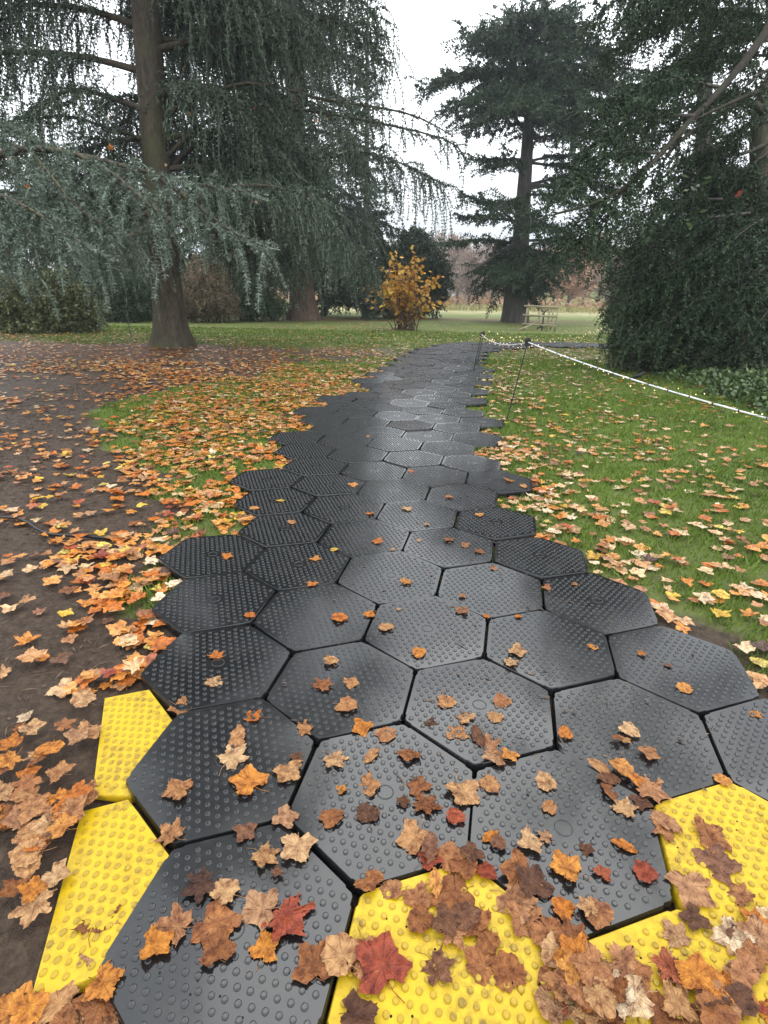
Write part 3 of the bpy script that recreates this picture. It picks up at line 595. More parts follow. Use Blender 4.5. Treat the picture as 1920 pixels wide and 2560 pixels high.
# ------------------------------------------------------------------ grass blades (stuff)
gb = MB(); rg_ = np.random.default_rng(3)
for (x0, x1, y0, y1, dn, hh) in ((-3.5, 5, 1.2, 5, 2600, .042), (-6, 6.5, 5, 9, 1500, .05), (-8, 9, 9, 14, 600, .055), (-14, 10, 14, 24, 170, .06)):
    n = int((x1-x0)*(y1-y0)*dn); X = rg_.uniform(x0, x1, n); Y = rg_.uniform(y0, y1, n)
    px = topix(np.c_[X, Y, np.zeros(n)]); k = (px[:, 0] > -60) & (px[:, 0] < 1720) & (px[:, 1] < 2260); X, Y = X[k], Y[k]
    mkk = mudmask(X, Y)+.25*np.sin(X*3.7+np.sin(Y*5.1))*np.sin(Y*4.3); k = mkk < rg_.uniform(.25, .5, len(X)); X, Y = X[k], Y[k]
    k = np.array([on_mat(a, b) not in OCC and on_mat(a, b) not in ((-3, 2), (-3, 3)) for a, b in zip(X, Y)], bool); X, Y = X[k], Y[k]; n = len(X)
    h = hh*rg_.uniform(.4, 1.15, n)*(1+.5*np.sin(X*9+np.sin(Y*7))*np.sin(Y*11)); a = rg_.uniform(0, 6.28, n); wd = (.0024+.0007*Y)*rg_.uniform(.7, 1.3, n); l1 = rg_.normal(0, .5, n)*h; l2 = rg_.normal(0, .5, n)*h
    c, s_ = np.cos(a)*wd, np.sin(a)*wd
    V = np.stack([np.stack([X-c, Y-s_, np.zeros(n)-.004], 1), np.stack([X+c, Y+s_, np.zeros(n)-.004], 1), np.stack([X+l1, Y+l2, h], 1)], 1).reshape(-1, 3)
    gb.add(V, np.arange(3*n).reshape(-1, 3))
M['grass'] = foliage_mat('grass_blades', [(.0, (.045, .078, .010)), (.5, (.125, .20, .026)), (1, (.25, .33, .06))], .6, .25, .8, .25)
tag(gb.build('grass', M['grass']), 'short green lawn grass either side of the path', 'grass', kind='stuff')
# small dark bits of twig and needle on the mud
db = MB(); n = 15000; X = rg_.uniform(-5, -.6, n); Y = rg_.uniform(1, 9, n); k = mudmask(X, Y) > .55; X, Y = X[k], Y[k]
k = np.array([on_mat(a, b) not in OCC and on_mat(a, b) not in ((-3, 2), (-3, 3)) for a, b in zip(X, Y)], bool); X, Y = X[k], Y[k]; n = len(X)
a = rg_.uniform(0, 6.28, n); l = rg_.uniform(.008, .035, n); wd = rg_.uniform(.001, .004, n); d = np.c_[np.cos(a), np.sin(a)]; s_ = np.c_[-d[:, 1], d[:, 0]]; p = np.c_[X, Y]; z = rg_.uniform(.001, .010, n)[:, None]
V = np.stack([np.c_[p-d*l[:, None], z*0], np.c_[p+s_*wd[:, None], z], np.c_[p+d*l[:, None], z*.5], np.c_[p-s_*wd[:, None], z*.4]], 1).reshape(-1, 3)
db.add(V, np.arange(4*n).reshape(-1, 4))
M['bits'] = foliage_mat('twig_bits', [(0, (.02, .014, .01)), (.5, (.07, .045, .03)), (1, (.20, .13, .08))])
n = 2600; X = rg_.uniform(-1.5, 2.6, n); Y = rg_.uniform(1.2, 7.5, n); k = np.array([on_mat(a, b) in OCC for a, b in zip(X, Y)], bool)&(rg_.uniform(0, 1, n) < .25+.5*np.exp(-((X-.35-.12*Y)/.5)**2)); X, Y = X[k], Y[k]; n = len(X)
a = rg_.uniform(0, 6.28, n); l = rg_.uniform(.003, .016, n)*rg_.choice([1, 1, 1.8], n); wd = rg_.uniform(.0012, .006, n); d = np.c_[np.cos(a), np.sin(a)]; s_ = np.c_[-d[:, 1], d[:, 0]]; p = np.c_[X, Y]; z = TOP+.007+rg_.uniform(.001, .005, n)[:, None]
V = np.stack([np.c_[p-d*l[:, None], z], np.c_[p+s_*wd[:, None], z+.001], np.c_[p+d*l[:, None], z], np.c_[p-s_*wd[:, None], z+.0005]], 1).reshape(-1, 3)
db.add(V, np.arange(4*n).reshape(-1, 4))
tag(db.build('twig_litter', M['bits']), 'broken twigs, crumbs and needles on the mud and mats', 'twig litter', kind='stuff')
# ------------------------------------------------------------------ foliage tools
def grow(p, d, length, step, grav, jit, rng):
    """march many shoots at once; returns points, directions, fraction along, shoot length"""
    p = p.copy(); d = nrm(d.copy()); n = len(p); out_ = []
    length = np.broadcast_to(length, (n,)).copy(); k = 0; idx = np.arange(n)
    while len(idx) and k < 60:
        out_.append((p.copy(), d.copy(), np.minimum(1, k*step/length[idx]), idx.copy()))
        p = p+d*step; d = nrm(d+np.array([0, 0, -grav])+rng.normal(0, jit, d.shape)); k += 1
        keep = k*step < length[idx]; p, d, idx = p[keep], d[keep], idx[keep]
    if not out_: return [np.zeros((0, 3)), np.zeros((0, 3)), np.zeros(0), np.zeros(0, int)]
    return [np.concatenate(a) for a in zip(*out_)]
def needles(mb, p, d, ln, wd, per, rng, along=.5):
    if len(p) == 0: return
    n = len(p)*per; p = np.repeat(p, per, 0); d = np.repeat(d, per, 0)
    r = nrm(np.cross(d, rng.normal(0, 1, (n, 3)))); dd = nrm(r+d*along+rng.normal(0, .2, (n, 3))); s_ = nrm(np.cross(dd, rng.normal(0, 1, (n, 3))))
    l = ln*rng.uniform(.6, 1.2, n)[:, None]; w_ = wd*rng.uniform(.7, 1.3, n)[:, None]
    V = np.stack([p, p+dd*l*.5+s_*w_, p+dd*l, p+dd*l*.5-s_*w_], 1).reshape(-1, 3)
    mb.add(V, np.arange(4*n).reshape(-1, 4))
def ribbons(mb, p, d, step, wd, rng):
    n = len(p)
    if n == 0: return
    s_ = nrm(np.cross(d, rng.normal(0, 1, (n, 3))))*wd; q = p+d*step*1.05
    mb.add(np.stack([p-s_, p+s_, q+s_, q-s_], 1).reshape(-1, 3), np.arange(4*n).reshape(-1, 4))
def resample(pts, sp_):
    pts = np.asarray(pts, float); seg = np.linalg.norm(np.diff(pts, axis=0), axis=1); cum = np.r_[0, np.cumsum(seg)]
    t = np.arange(0, cum[-1], sp_); q = np.stack([np.interp(t, cum, pts[:, k]) for k in range(3)], 1)
    return q, nrm(np.gradient(q, axis=0)), t/cum[-1]
def smooth(pts, n=14):
    pts = np.asarray(pts, float); m = len(pts); t = np.linspace(0, m-1, n); res = []
    for u in t:
        i = min(int(u), m-2); f = u-i; p0 = pts[max(i-1, 0)]; p1 = pts[i]; p2 = pts[i+1]; p3 = pts[min(i+2, m-1)]
        res.append(.5*(2*p1+(p2-p0)*f+(2*p0-5*p1+4*p2-p3)*f*f+(3*p1-p0-3*p2+p3)*f**3))
    return np.array(res)
def limb(p0, az, length, rise, sag, rng, n=10):
    p = np.array(p0, float); d = np.array([math.cos(az), math.sin(az), rise]); pts = [p.copy()]
    for k in range(n):
        d = d+[rng.normal(0, .06), rng.normal(0, .06), -sag/n]; p = p+nrm(d)*length/n; pts.append(p.copy())
    return np.array(pts)
def spray(mb, limbs, rng, side=1.2, hang=.7, sp_=.22, step=.075, grav1=.03, grav2=.14, hp=.5, ln=.055, wd=.011, per=3, start=.15, up=0.0, along=.5, rib=.008, taper=.55, hstep=None):
    hstep = hstep or step
    for lp in limbs:
        q, T, t = resample(lp, sp_); k = t > start; q, T, t = q[k], T[k], t[k]
        if not len(q): continue
        B = nrm(np.cross(T, [0, 0, 1.])); P0, D0, L0 = [], [], []
        for sgn in (-1, 1):
            P0.append(q); D0.append(T*.75+B*sgn*rng.uniform(.5, 1.1, (len(q), 1))+np.array([0, 0, 1])*rng.normal(up, .22, (len(q), 1))); L0.append(side*(1-taper*t)*rng.uniform(.45, 1.15, len(q))*np.minimum(1, .5+t*2))
        P0, D0, L0 = np.concatenate(P0), np.concatenate(D0), np.concatenate(L0)
        p, d, f, ix = grow(P0, D0, L0, step, grav1, .05, rng)
        needles(mb, p, d, ln, wd, per, rng, along); ribbons(mb, p, d, step, rib, rng)
        needles(mb, q, T, ln*1.1, wd, per, rng, along)
        if hang > 0:
            k = rng.uniform(0, 1, len(p)) < hp; ph, dh = p[k], d[k]
            dh = dh*.55+rng.normal(0, .35, dh.shape)+np.array([0, 0, -.35]); Lh = hang*rng.uniform(.3, 1.15, len(ph))
            p, d, f, ix = grow(ph, dh, Lh, hstep, grav2, .06, rng)
            needles(mb, p, d, ln, wd, per, rng, along); ribbons(mb, p, d, hstep, rib*.8, rng)
def trunk_mesh(name, mat, base, top, r0, r1, parent, flare=1.5, fh=.6, lean=None, n=16, seg=22, seed=0):
    rng = np.random.default_rng(seed); base = np.array(base, float); top = np.array(top, float); t = np.linspace(0, 1, seg)**1.25; Lz = np.linalg.norm(top-base)
    pts = base+(top-base)*t[:, None]; pts[1:-1, :2] += np.cumsum(rng.normal(0, .012*r0, (seg-2, 2)), 0)
    rad = r0+(r1-r0)*t; rad = rad*(1+(flare-1)*np.exp(-t*Lz/fh)); pts[0, 2] -= .15
    V, Q = tube(pts, rad, n); a = np.tile(np.arange(n), seg); hgt = np.repeat(t*Lz, n)
    lob = 1+.16*np.exp(-hgt/(fh*1.2))*np.sin(a/n*2*math.pi*5+1.3)+.035*np.sin(a/n*2*math.pi*3+hgt*.8)+rng.normal(0, .012, len(V))
    c = np.repeat(pts, n, 0); V = c+(V-c)*lob[:, None]; mb = MB(); mb.add(V, Q); return mb.build(name, mat, parent, smooth=True)
def limbs_mesh(name, mat, limbs, r0, parent, r1=.012, n=6):
    mb = MB()
    for lp, r in zip(limbs, np.broadcast_to(r0, (len(limbs),))):
        q = smooth(lp, 16); mb.add(*tube(q, r+(r1-r)*np.linspace(0, 1, 16)**.75, n))
    return mb.build(name, mat, parent, smooth=True)
# ------------------------------------------------------------------ trees
def loc0(o): return o
# 1: big blue cedar left of the path
rt = np.random.default_rng(21); b1 = G(357, 752); t1 = np.array([b1[0], b1[1]+.45, 0])
T1 = empty('cedar_tree', 'big blue grey cedar with a thick straight trunk rising from the leaf strewn mud', 'tree')
trunk_mesh('trunk', M['bark_cedar'], t1, t1+[.8, .2, 21], .40, .10, T1, 1.6, .38, seed=1)
kb = MB()   # knot where a limb was cut off
a = np.arange(14)/14*2*math.pi; kc = P(340, 580, t1[1]-.53)
for r_, dy in ((.13, .03), (.11, -.035), (.06, -.02), (.0, -.015)): pass
KV = np.concatenate([np.stack([kc[0]+r_*np.cos(a), np.full(14, kc[1]+dy), kc[2]+r_*.8*np.sin(a)], 1) for r_, dy in ((.16, .06), (.13, -.02), (.09, -.015), (.04, .0))])
kb.add(KV, [[r*14+k, r*14+(k+1) % 14, (r+1)*14+(k+1) % 14, (r+1)*14+k] for r in range(3) for k in range(14)]); kb.add(KV[42:], [list(range(14))])
kb.build('knot', M['bark_red'], T1, smooth=True)
L1 = []
def tr1(z): return t1+[.8*z/21, .2*z/21, z]
for k in range(44):
    z = 3.3+k*.165+rt.normal(0, .1); az = k*2.399+rt.normal(0, .3)
    if math.sin(az) < -.35 and z < 8.6: continue
    ln_ = rt.uniform(4.2, 6.6)
    L1.append(limb(tr1(z), az, ln_*(.6 if math.cos(az) > .3 and math.sin(az) < .7 else 1), rt.uniform(.15, .5), rt.uniform(.75, 1.15), rt))
# limbs that the photograph shows plainly
L1.append(smooth([tr1(5.3), P(250, 215, 15.2), P(150, 195, 14.6), P(40, 260, 14)], 10))
L1.append(smooth([tr1(4.7), P(230, 275, 15.4), P(120, 250, 15), P(0, 290, 14.6)], 10))
L1.append(smooth([tr1(4.2), P(450, 260, 15.5), P(600, 235, 15.8), P(760, 255, 16), P(960, 300, 16.2), P(1005, 345, 16.2)], 12))
L1.append(smooth([tr1(5.2), P(520, 180, 15.2), P(700, 215, 15.4), P(880, 245, 15.6), P(980, 295, 15.6)], 12))
L1.append(smooth([tr1(3.9), P(450, 300, 16), P(620, 350, 16.4), P(800, 330, 17), P(960, 400, 17)], 12))
L1.append(smooth([tr1(6.5), P(520, 60, 15.4), P(660, 40, 15.6), P(760, 60, 15.8), P(815, 110, 16)], 12))
L1.append(smooth([tr1(7.5), P(520, -60, 15.4), P(680, -70, 15.6), P(770, -10, 15.8), P(820, 50, 16)], 12))
L1.append(smooth([tr1(3.4), P(430, 430, 14.6), P(540, 400, 14.2), P(680, 430, 14), P(740, 520, 14)], 12))
L1.append(smooth([tr1(3.2), P(470, 500, 16.6), P(600, 480, 17.6), P(720, 500, 18.6), P(800, 570, 19)], 12))
L1.append(smooth([tr1(3.3), P(250, 470, 15), P(130, 440, 14.6), P(0, 480, 14.4)], 12))
L1.append(smooth([tr1(3.1), P(300, 500, 14), P(260, 520, 13.4), P(200, 560, 13)], 12))
limbs_mesh('limbs', M['bark_cedar'], L1, np.r_[np.full(len(L1)-12, .085), .10, .10, .055, .055, .055, np.full(7, .08)], T1)
LU = [limb(tr1(10.6+k*.30), k*2.399+rt.normal(0, .3), rt.uniform(4.6, 6.4)*(1-.016*k), rt.uniform(.1, .4), rt.uniform(.7, 1.1), rt) for k in range(34)]
no = len(L1)-12; OUT = [L1[no+2], L1[no+3], L1[no+4]]; INN = [l_ for k, l_ in enumerate(L1) if k not in (no+2, no+3, no+4)]
mb = MB(); spray(mb, INN, rt, side=1.35, hang=1.45, sp_=.21, step=.085, hp=.58, ln=.066, wd=.0135, per=4, start=.14, hstep=.085, rib=.012)
spray(mb, OUT[2:], rt, side=.6, hang=.6, sp_=.3, step=.09, hp=.25, ln=.06, wd=.016, per=4, start=.14, hstep=.08, rib=.014)
spray(mb, OUT[:2], rt, side=.7, hang=.8, sp_=.25, step=.09, hp=.36, ln=.06, wd=.016, per=4, start=.14, hstep=.08, rib=.014)
spray(mb, LU, rt, side=1.6, hang=1.1, sp_=.5, step=.2, hp=.4, ln=.2, wd=.06, per=2, start=.14, hstep=.2, rib=.03)
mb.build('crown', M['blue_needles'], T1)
# 2: cedar outside the frame on the left whose boughs reach in
rt = np.random.default_rng(22); T0 = empty('cedar_tree', 'pale blue cedar beyond the left edge, only its low drooping boughs reaching in', 'tree')
t0 = np.array([-9.2, 8.2, 0]); trunk_mesh('trunk', M['bark_cedar'], t0, t0+[0, 0, 9], .42, .3, T0, seed=3)
L0 = [smooth([t0+[.2, 0, 3.6], P(-80, 330, 8.2), P(60, 320, 7.9), P(170, 335, 7.6), P(330, 375, 7.3), P(450, 402, 7.1), P(560, 420, 7.0)], 16),
      smooth([P(330, 375, 7.3), P(420, 440, 7.0), P(500, 500, 6.9), P(575, 535, 6.8)], 9),
      smooth([P(170, 335, 7.6), P(250, 380, 7.1), P(330, 450, 6.8), P(390, 490, 6.7)], 9),
      smooth([P(60, 320, 7.9), P(110, 380, 7.3), P(170, 450, 6.9), P(250, 500, 6.8)], 9),
      smooth([t0+[.2, -.2, 3.0], P(-120, 400, 7.2), P(-20, 415, 6.9), P(70, 455, 6.6), P(130, 495, 6.4), P(195, 540, 6.2)], 14),
      smooth([P(-20, 415, 6.9), P(30, 480, 6.5), P(75, 530, 6.3)], 8),
      smooth([P(-60, 440, 6.8), P(-10, 500, 6.4), P(20, 560, 6.2)], 8),
      smooth([t0+[.2, .2, 4.4], P(-100, 250, 8.6), P(20, 275, 8.4), P(110, 320, 8.2)], 10)]
limbs_mesh('limbs', M['bark_cedar'], L0, [.07, .025, .03, .03, .05, .02, .02, .04], T0, .006)
mb = MB(); spray(mb, L0, rt, side=.66, hang=.62, sp_=.15, step=.035, hp=.10, ln=.052, wd=.0048, per=9, start=.12, rib=.011, taper=.5, hstep=.034, grav1=.035)
mb.build('crown', M['near_needles'], T0)
# 3: second cedar behind, red flared trunk
rt = np.random.default_rng(23); b2 = G(652, 692); t2 = np.array([b2[0], b2[1]+.4, 0])
T2 = empty('cedar_tree', 'farther blue green cedar with a short flared reddish trunk behind the lawn', 'tree')
trunk_mesh('trunk', M['bark_red'], t2, t2+[0, 0, 17], .60, .3, T2, 1.75, .9, seed=4)
L2 = []
for k in range(40):
    z = 4.6+k*.33+rt.normal(0, .15); az = k*2.399+rt.normal(0, .3); L2.append(limb(t2+[0, 0, z], az, rt.uniform(3.5, 4.8)*(1-.022*max(0, z-10)), rt.uniform(.05, .4), rt.uniform(.8, 1.4), rt))
for k in range(18):
    L2.append(limb(t2+[0, 0, 2.7+k*.42], -1.57+rt.normal(0, .75), rt.uniform(2.6, 4.4), rt.uniform(.05, .3), rt.uniform(.8, 1.4), rt))
limbs_mesh('limbs', M['bark_cedar'], L2, .09, T2)
mb = MB(); spray(mb, L2, rt, side=1.5, hang=1.9, sp_=.34, step=.15, hp=.5, ln=.125, wd=.028, per=4, start=.12, rib=.016, hstep=.14)
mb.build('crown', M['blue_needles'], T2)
# 4: tall dark conifer behind, and round evergreens
def conifer(name, label, base, h, rad, mat, bark, seed, z0=1.0, n=60, rise=.1, sag=.6, side=.9, hang=.5, sp_=.4, step=.16, ln=.13, wd=.04, r0=.3, shape=1.0, per=3, group=None, cat='tree', top=.12):
    rt = np.random.default_rng(seed); base = np.array(base, float); T = empty(name, label, cat, group=group)
    trunk_mesh('trunk', bark, base, base+[0, 0, h], r0, .05, T, 1.4, .5, seed=seed); LL = []
    for k in range(n):
        f = (k+.5)/n; z = z0+(h-z0)*f; r = rad*((1-f)**shape+top)*rt.uniform(.75, 1.15); az = k*2.399+rt.normal(0, .4)
        LL.append(limb(base+[0, 0, z], az, r, rt.uniform(rise-.1, rise+.25), sag*rt.uniform(.6, 1.3), rt, 8))
    limbs_mesh('limbs', bark, LL, r0*.22, T)
    mb = MB(); spray(mb, LL, rt, side=side, hang=hang, sp_=sp_, step=step, hp=.4, ln=ln, wd=wd, per=per, start=.05, rib=.02, hstep=step); mb.build('crown', mat, T); return T
q = P(790, 690, 44); conifer('pine_tree', 'tall dark pine showing above the cedars against the white sky', (q[0], 44, 0), 18.5, 2.3, M['dark_needles'], M['bark_grey'], 31, 3, 60, .3, .5, 1.2, .5, .45, .2, .17, .05, .3, .55, group=None)
LATER = 1
q = P(790, 690, 36); conifer('yew_tree', 'low dark yew spreading left of the orange shrub', (q[0], 36, 0), 6.2, 3.2, M['dark_needles'], M['bark_grey'], 33, .3, 60, .2, .9, .9, .6, .35, .14, .12, .045, .18, .5, top=.25)
q = P(700, 680, 40); conifer('yew_tree', 'dark drooping evergreen close behind the reddish trunk', (q[0], 40, 0), 7, 2.6, M['dark_needles'], M['bark_grey'], 34, 1.6, 50, .1, 1.2, .8, .9, .35, .15, .12, .045, .2, .5, top=.2)
# dense backdrop of evergreens on the left
for k, (x, y, Y, h, r_, lab, mt) in enumerate([
   (40, 690, 36, 12, 4.5, 'dark evergreen at far left behind the olive bush', 'dark_needles'),
   (210, 690, 30, 5.5, 3.6, 'dark evergreen filling the gap between olive bush and cedar trunk', 'dark_needles'),
   (330, 690, 33, 7.5, 3.8, 'dark evergreen directly behind the big cedar trunk', 'dark_needles'),
   (480, 690, 40, 8.5, 4.0, 'dark green conifer behind the brown drooping shrub', 'green_fronds'),
   (580, 690, 42, 9.5, 4.0, 'dark evergreen left of the reddish flared trunk', 'dark_needles')]):
    q = P(x, y, Y); conifer('evergreen_tree', lab, (q[0], Y, 0), h, r_, M[mt], M['bark_grey'], 40+k, .5 if k != 4 else 2.2, 52, .15, 1.1, 1.2, .8, .45, .17, .14, .05, .2, .5, top=.2, group='evergreens behind the left lawn')
# 5: cedar of Lebanon right of the path end
rt = np.random.default_rng(25); b3 = G(1118, 697); t3 = np.array([b3[0], b3[1]+.5, 0]); Yc = t3[1]
T3 = empty('cedar_tree', 'tall dark cedar with flat tiers of branches standing by the wooden pen', 'tree')
tt = P(1152, 120, Yc); trunk_mesh('trunk', M['bark_grey'], t3, tt, .62, .18, T3, 1.35, 1.1, seed=6)
def tr3(py): q = P(1135, py, Yc); f = q[2]/tt[2]; return t3+(tt-t3)*f
TIER = [(70, 1330, 130, 0), (110, 1370, 170, 1), (140, 1390, 215, -1), (190, 1420, 260, 1), (240, 1400, 330, -1), (300, 1380, 345, 1), (60, 1180, 5, 0), (55, 1240, 22, 1), (80, 1060, 60, 1),   # start height (px), tip x, tip y, depth offset of the tip
 (70, 1040, 78, -1), (60, 1100, 28, 1), (60, 1160, 18, 0), (60, 1230, 40, 1), (70, 1290, 95, -1), (75, 1265, 60, 2), (90, 1010, 100, 1), (60, 1130, 30, -2), (60, 1200, 25, -2),
 (130, 1000, 75, -2), (140, 1040, 110, 2), (150, 960, 165, -1), (165, 915, 195, 0), (160, 935, 180, 2), (175, 1000, 220, -3), (150, 1290, 140, -2), (150, 1330, 170, 1), (180, 1350, 190, -1), (170, 1290, 230, -3), (180, 1180, 240, -4), (170, 1110, 230, -4), (180, 960, 240, 1), (190, 1040, 260, -3),
 (240, 980, 255, -1), (235, 1010, 285, 2), (250, 1290, 270, -2), (240, 1340, 300, 1), (260, 1250, 320, -3), (200, 1380, 240, 0), (215, 1400, 290, 2),
 (345, 1030, 348, -1), (365, 1060, 362, -2), (350, 1290, 350, 2), (350, 1340, 380, -2), (400, 1290, 400, 1), (410, 1360, 420, -1), (420, 1240, 440, -3), (400, 1330, 460, -2),
 (470, 1010, 425, -1), (480, 1000, 470, 1), (530, 965, 527, -1), (560, 1040, 590, -2), (540, 1250, 520, -2), (560, 1290, 560, -1), (570, 1240, 585, -3), (550, 1180, 590, -4), (560, 1100, 600, -4), (520, 1330, 540, 1), (450, 1050, 470, -3), (460, 1150, 500, -4), (500, 1220, 520, -4)]
L3 = []
for (py, tx, ty, dz) in TIER:
    a_ = tr3(py); b_ = P(tx, ty, Yc+dz*1.1); mid = (a_+b_)/2; mid[2] += .10*np.linalg.norm(b_-a_)*rt.uniform(.2, 1.2); mid[1] += rt.normal(0, .4)
    L3.append(smooth([a_, mid, b_], 10))
dead = [smooth([tr3(520), P(1060, 560, Yc-1), P(1020, 585, Yc-1.4), P(985, 600, Yc-1.6)], 8), smooth([tr3(380), P(1125, 370, Yc-.6), P(1105, 352, Yc-1), P(1060, 355, Yc-1)], 8), smooth([tr3(530), P(1110, 480, Yc-1), P(1085, 455, Yc-1.2), P(1080, 420, Yc-1.2)], 8)]
limbs_mesh('limbs', M['bark_grey'], L3+dead, np.r_[np.full(len(L3), .10), np.full(3, .17)], T3)
for k in range(46):
    py = 45+k*5.2+rt.normal(0, 6); az = k*2.399; r_ = (1.2+1.5*min(1, k/22))*rt.uniform(.7, 1.1); L3.append(limb(tr3(py), az, r_, rt.uniform(.15, .5), rt.uniform(.5, .9), rt, 8))
for k in range(9):
    py = 535+k*7; az = -1.57+rt.normal(0, 1.1); L3.append(limb(tr3(py), az, rt.uniform(1.6, 3.0), rt.uniform(.0, .3), rt.uniform(.7, 1.3), rt, 8))
mb = MB(); spray(mb, L3, rt, side=1.7, hang=.42, sp_=.27, step=.13, hp=.5, ln=.12, wd=.036, per=4, start=.16, rib=.018, up=.02, taper=.3, hstep=.12, grav1=.012)
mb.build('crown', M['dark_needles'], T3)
# small dark tree left of it
q = G(1082, 693); conifer('yew_tree', 'small dark tree with a slim trunk just left of the tiered cedar', (q[0], Yc+.6, 0), 4.6, 2.0, M['dark_needles'], M['bark_grey'], 52, 1.6, 44, .35, 1.6, .7, .55, .3, .13, .11, .04, .16, .5, top=.3)
# 6: big tree at the right edge with sweeping limbs
rt = np.random.default_rng(26); T4 = empty('yew_tree', 'dark evergreen at the right edge, its long bare limb sweeping down to the left', 'tree')
t4 = P(1665, 600, 13.2); t4[2] = 0
pts = smooth([t4, P(1655, 500, 13.2), P(1650, 350, 13.2), P(1652, 240, 13.2), P(1690, 120, 13.2), P(1700, -60, 13.2)], 16); mbt = MB(); mbt.add(*tube(pts, np.linspace(.30, .16, 16), 12, jit=.03, rng=rt)); mbt.build('trunk', M['bark_pale'], T4, smooth=True)
sweep = smooth([P(1720, -40, 11), P(1640, 90, 10.8), P(1560, 190, 10.6), P(1490, 260, 10.4), P(1420, 340, 10.2), P(1350, 405, 10), P(1280, 440, 9.9), P(1200, 462, 9.8)], 22)
L4b = [sweep, smooth([P(1652, 240, 13), P(1600, 215, 12.4), P(1560, 245, 12), P(1480, 295, 11.6), P(1440, 340, 11.2)], 10), smooth([P(1720, 170, 11.6), P(1620, 205, 11.4), P(1540, 240, 11.2), P(1500, 258, 11)], 8), smooth([P(1655, 310, 13), P(1610, 330, 12.6), P(1560, 335, 12.2)], 8),
  smooth([P(1420, 340, 10.2), P(1340, 320, 10), P(1250, 360, 9.8), P(1180, 440, 9.7)], 8), smooth([P(1490, 260, 10.4), P(1420, 200, 10.4), P(1330, 190, 10.3), P(1270, 250, 10.2)], 8)]
L4b = L4b[:4]; limbs_mesh('limbs', M['bark_limb'], L4b, [.075, .09, .05, .05], T4, .016, 8)
L4 = []
for (x0, y0, Y0, x1, y1, Y1) in [(1700, -60, 13, 1330, 60, 12), (1690, 40, 13, 1290, 130, 12.5), (1690, 0, 12, 1420, 20, 11), (1680, 90, 12.4, 1380, 190, 11.6), (1680, 120, 13.6, 1330, 250, 13), (1650, 60, 14, 1450, 150, 14.5), (1650, 200, 14, 1420, 300, 13.6), (1660, 260, 13, 1540, 330, 12.6), (1660, 150, 12, 1560, 260, 11.4), (1560, 190, 10.6, 1300, 230, 10.4), (1500, 250, 10.4, 1250, 330, 10.2), (1420, 330, 10.2, 1210, 400, 10), (1420, 340, 10.2, 1290, 500, 9.9), (1350, 405, 10, 1230, 520, 9.9), (1480, 280, 10.6, 1400, 420, 10.4), (1600, 300, 13, 1470, 420, 12.6), (1660, 330, 13, 1560, 440, 12.6), (1660, 380, 13.4, 1450, 470, 13), (1650, -80, 11, 1380, -20, 10.5), (1600, -60, 14, 1300, 20, 14), (1640, 20, 15, 1500, 60, 15), (1540, 100, 13, 1400, 250, 12.5), (1620, 420, 14, 1500, 330, 14), (1640, 480, 14, 1590, 380, 14), (1500, 500, 14, 1480, 360, 14.2), (1620, 460, 12, 1330, 590, 11.6), (1600, 520, 12, 1340, 660, 11.5), (1660, 500, 11.6, 1440, 600, 11.2), (1560, 430, 12.4, 1310, 520, 12), (1650, 580, 11.4, 1420, 720, 11), (1690, 560, 11, 1540, 690, 10.8), (1700, 460, 11.2, 1540, 560, 10.8), (1560, 600, 11.8, 1350, 740, 11.4), (1700, 640, 11, 1600, 750, 10.7)]:
    a_ = P(x0, y0, Y0); b_ = P(x1, y1, Y1); mid = (a_+b_)/2+[0, 0, .22*np.linalg.norm(b_-a_)*.5]; L4.append(smooth([a_, mid, b_], 9))
limbs_mesh('branches', M['bark_grey'], L4, .03, T4)
mb = MB(); spray(mb, L4, rt, side=.85, hang=.6, sp_=.15, step=.065, hp=.42, ln=.06, wd=.015, per=3, start=.08, rib=.008, taper=.25, hstep=.06, grav2=.10)
LU = [limb(P(1690, 0, 13.5)+[0, 0, 1.5+k*.55], k*2.399+1.2, rt.uniform(3, 4.6), .2, .7, rt) for k in range(16)]; spray(mb, LU, rt, side=1.4, hang=.8, sp_=.5, step=.2, hp=.4, ln=.2, wd=.06, per=2, start=.1, hstep=.2, rib=.03)
mb.build('crown', M['dark_needles'], T4)
q = P(1523, 600, 19); T5 = empty('pine_tree', 'slim bare stemmed pine standing farther back behind the yew thicket', 'tree')
mbt = MB(); mbt.add(*tube(smooth([(q[0], 19, 0), P(1522, 420, 19), P(1520, 320, 19), P(1524, 150, 19), P(1526, -40, 19)], 14), np.linspace(.28, .16, 14), 10, jit=.03, rng=rt)); mbt.build('trunk', M['bark_grey'], T5, smooth=True)
L5 = [limb(P(1523, y, 19), a_, rt.uniform(1.6, 3), .3, .9, rt, 7) for y, a_ in zip(np.linspace(-40, 520, 30), np.arange(30)*2.399)]
limbs_mesh('limbs', M['bark_grey'], L5, .05, T5); mb = MB(); spray(mb, L5, rt, side=.8, hang=.5, sp_=.25, step=.1, hp=.35, ln=.085, wd=.022, per=3, start=.1, rib=.01, hstep=.1); mb.build('crown', M['dark_needles'], T5)
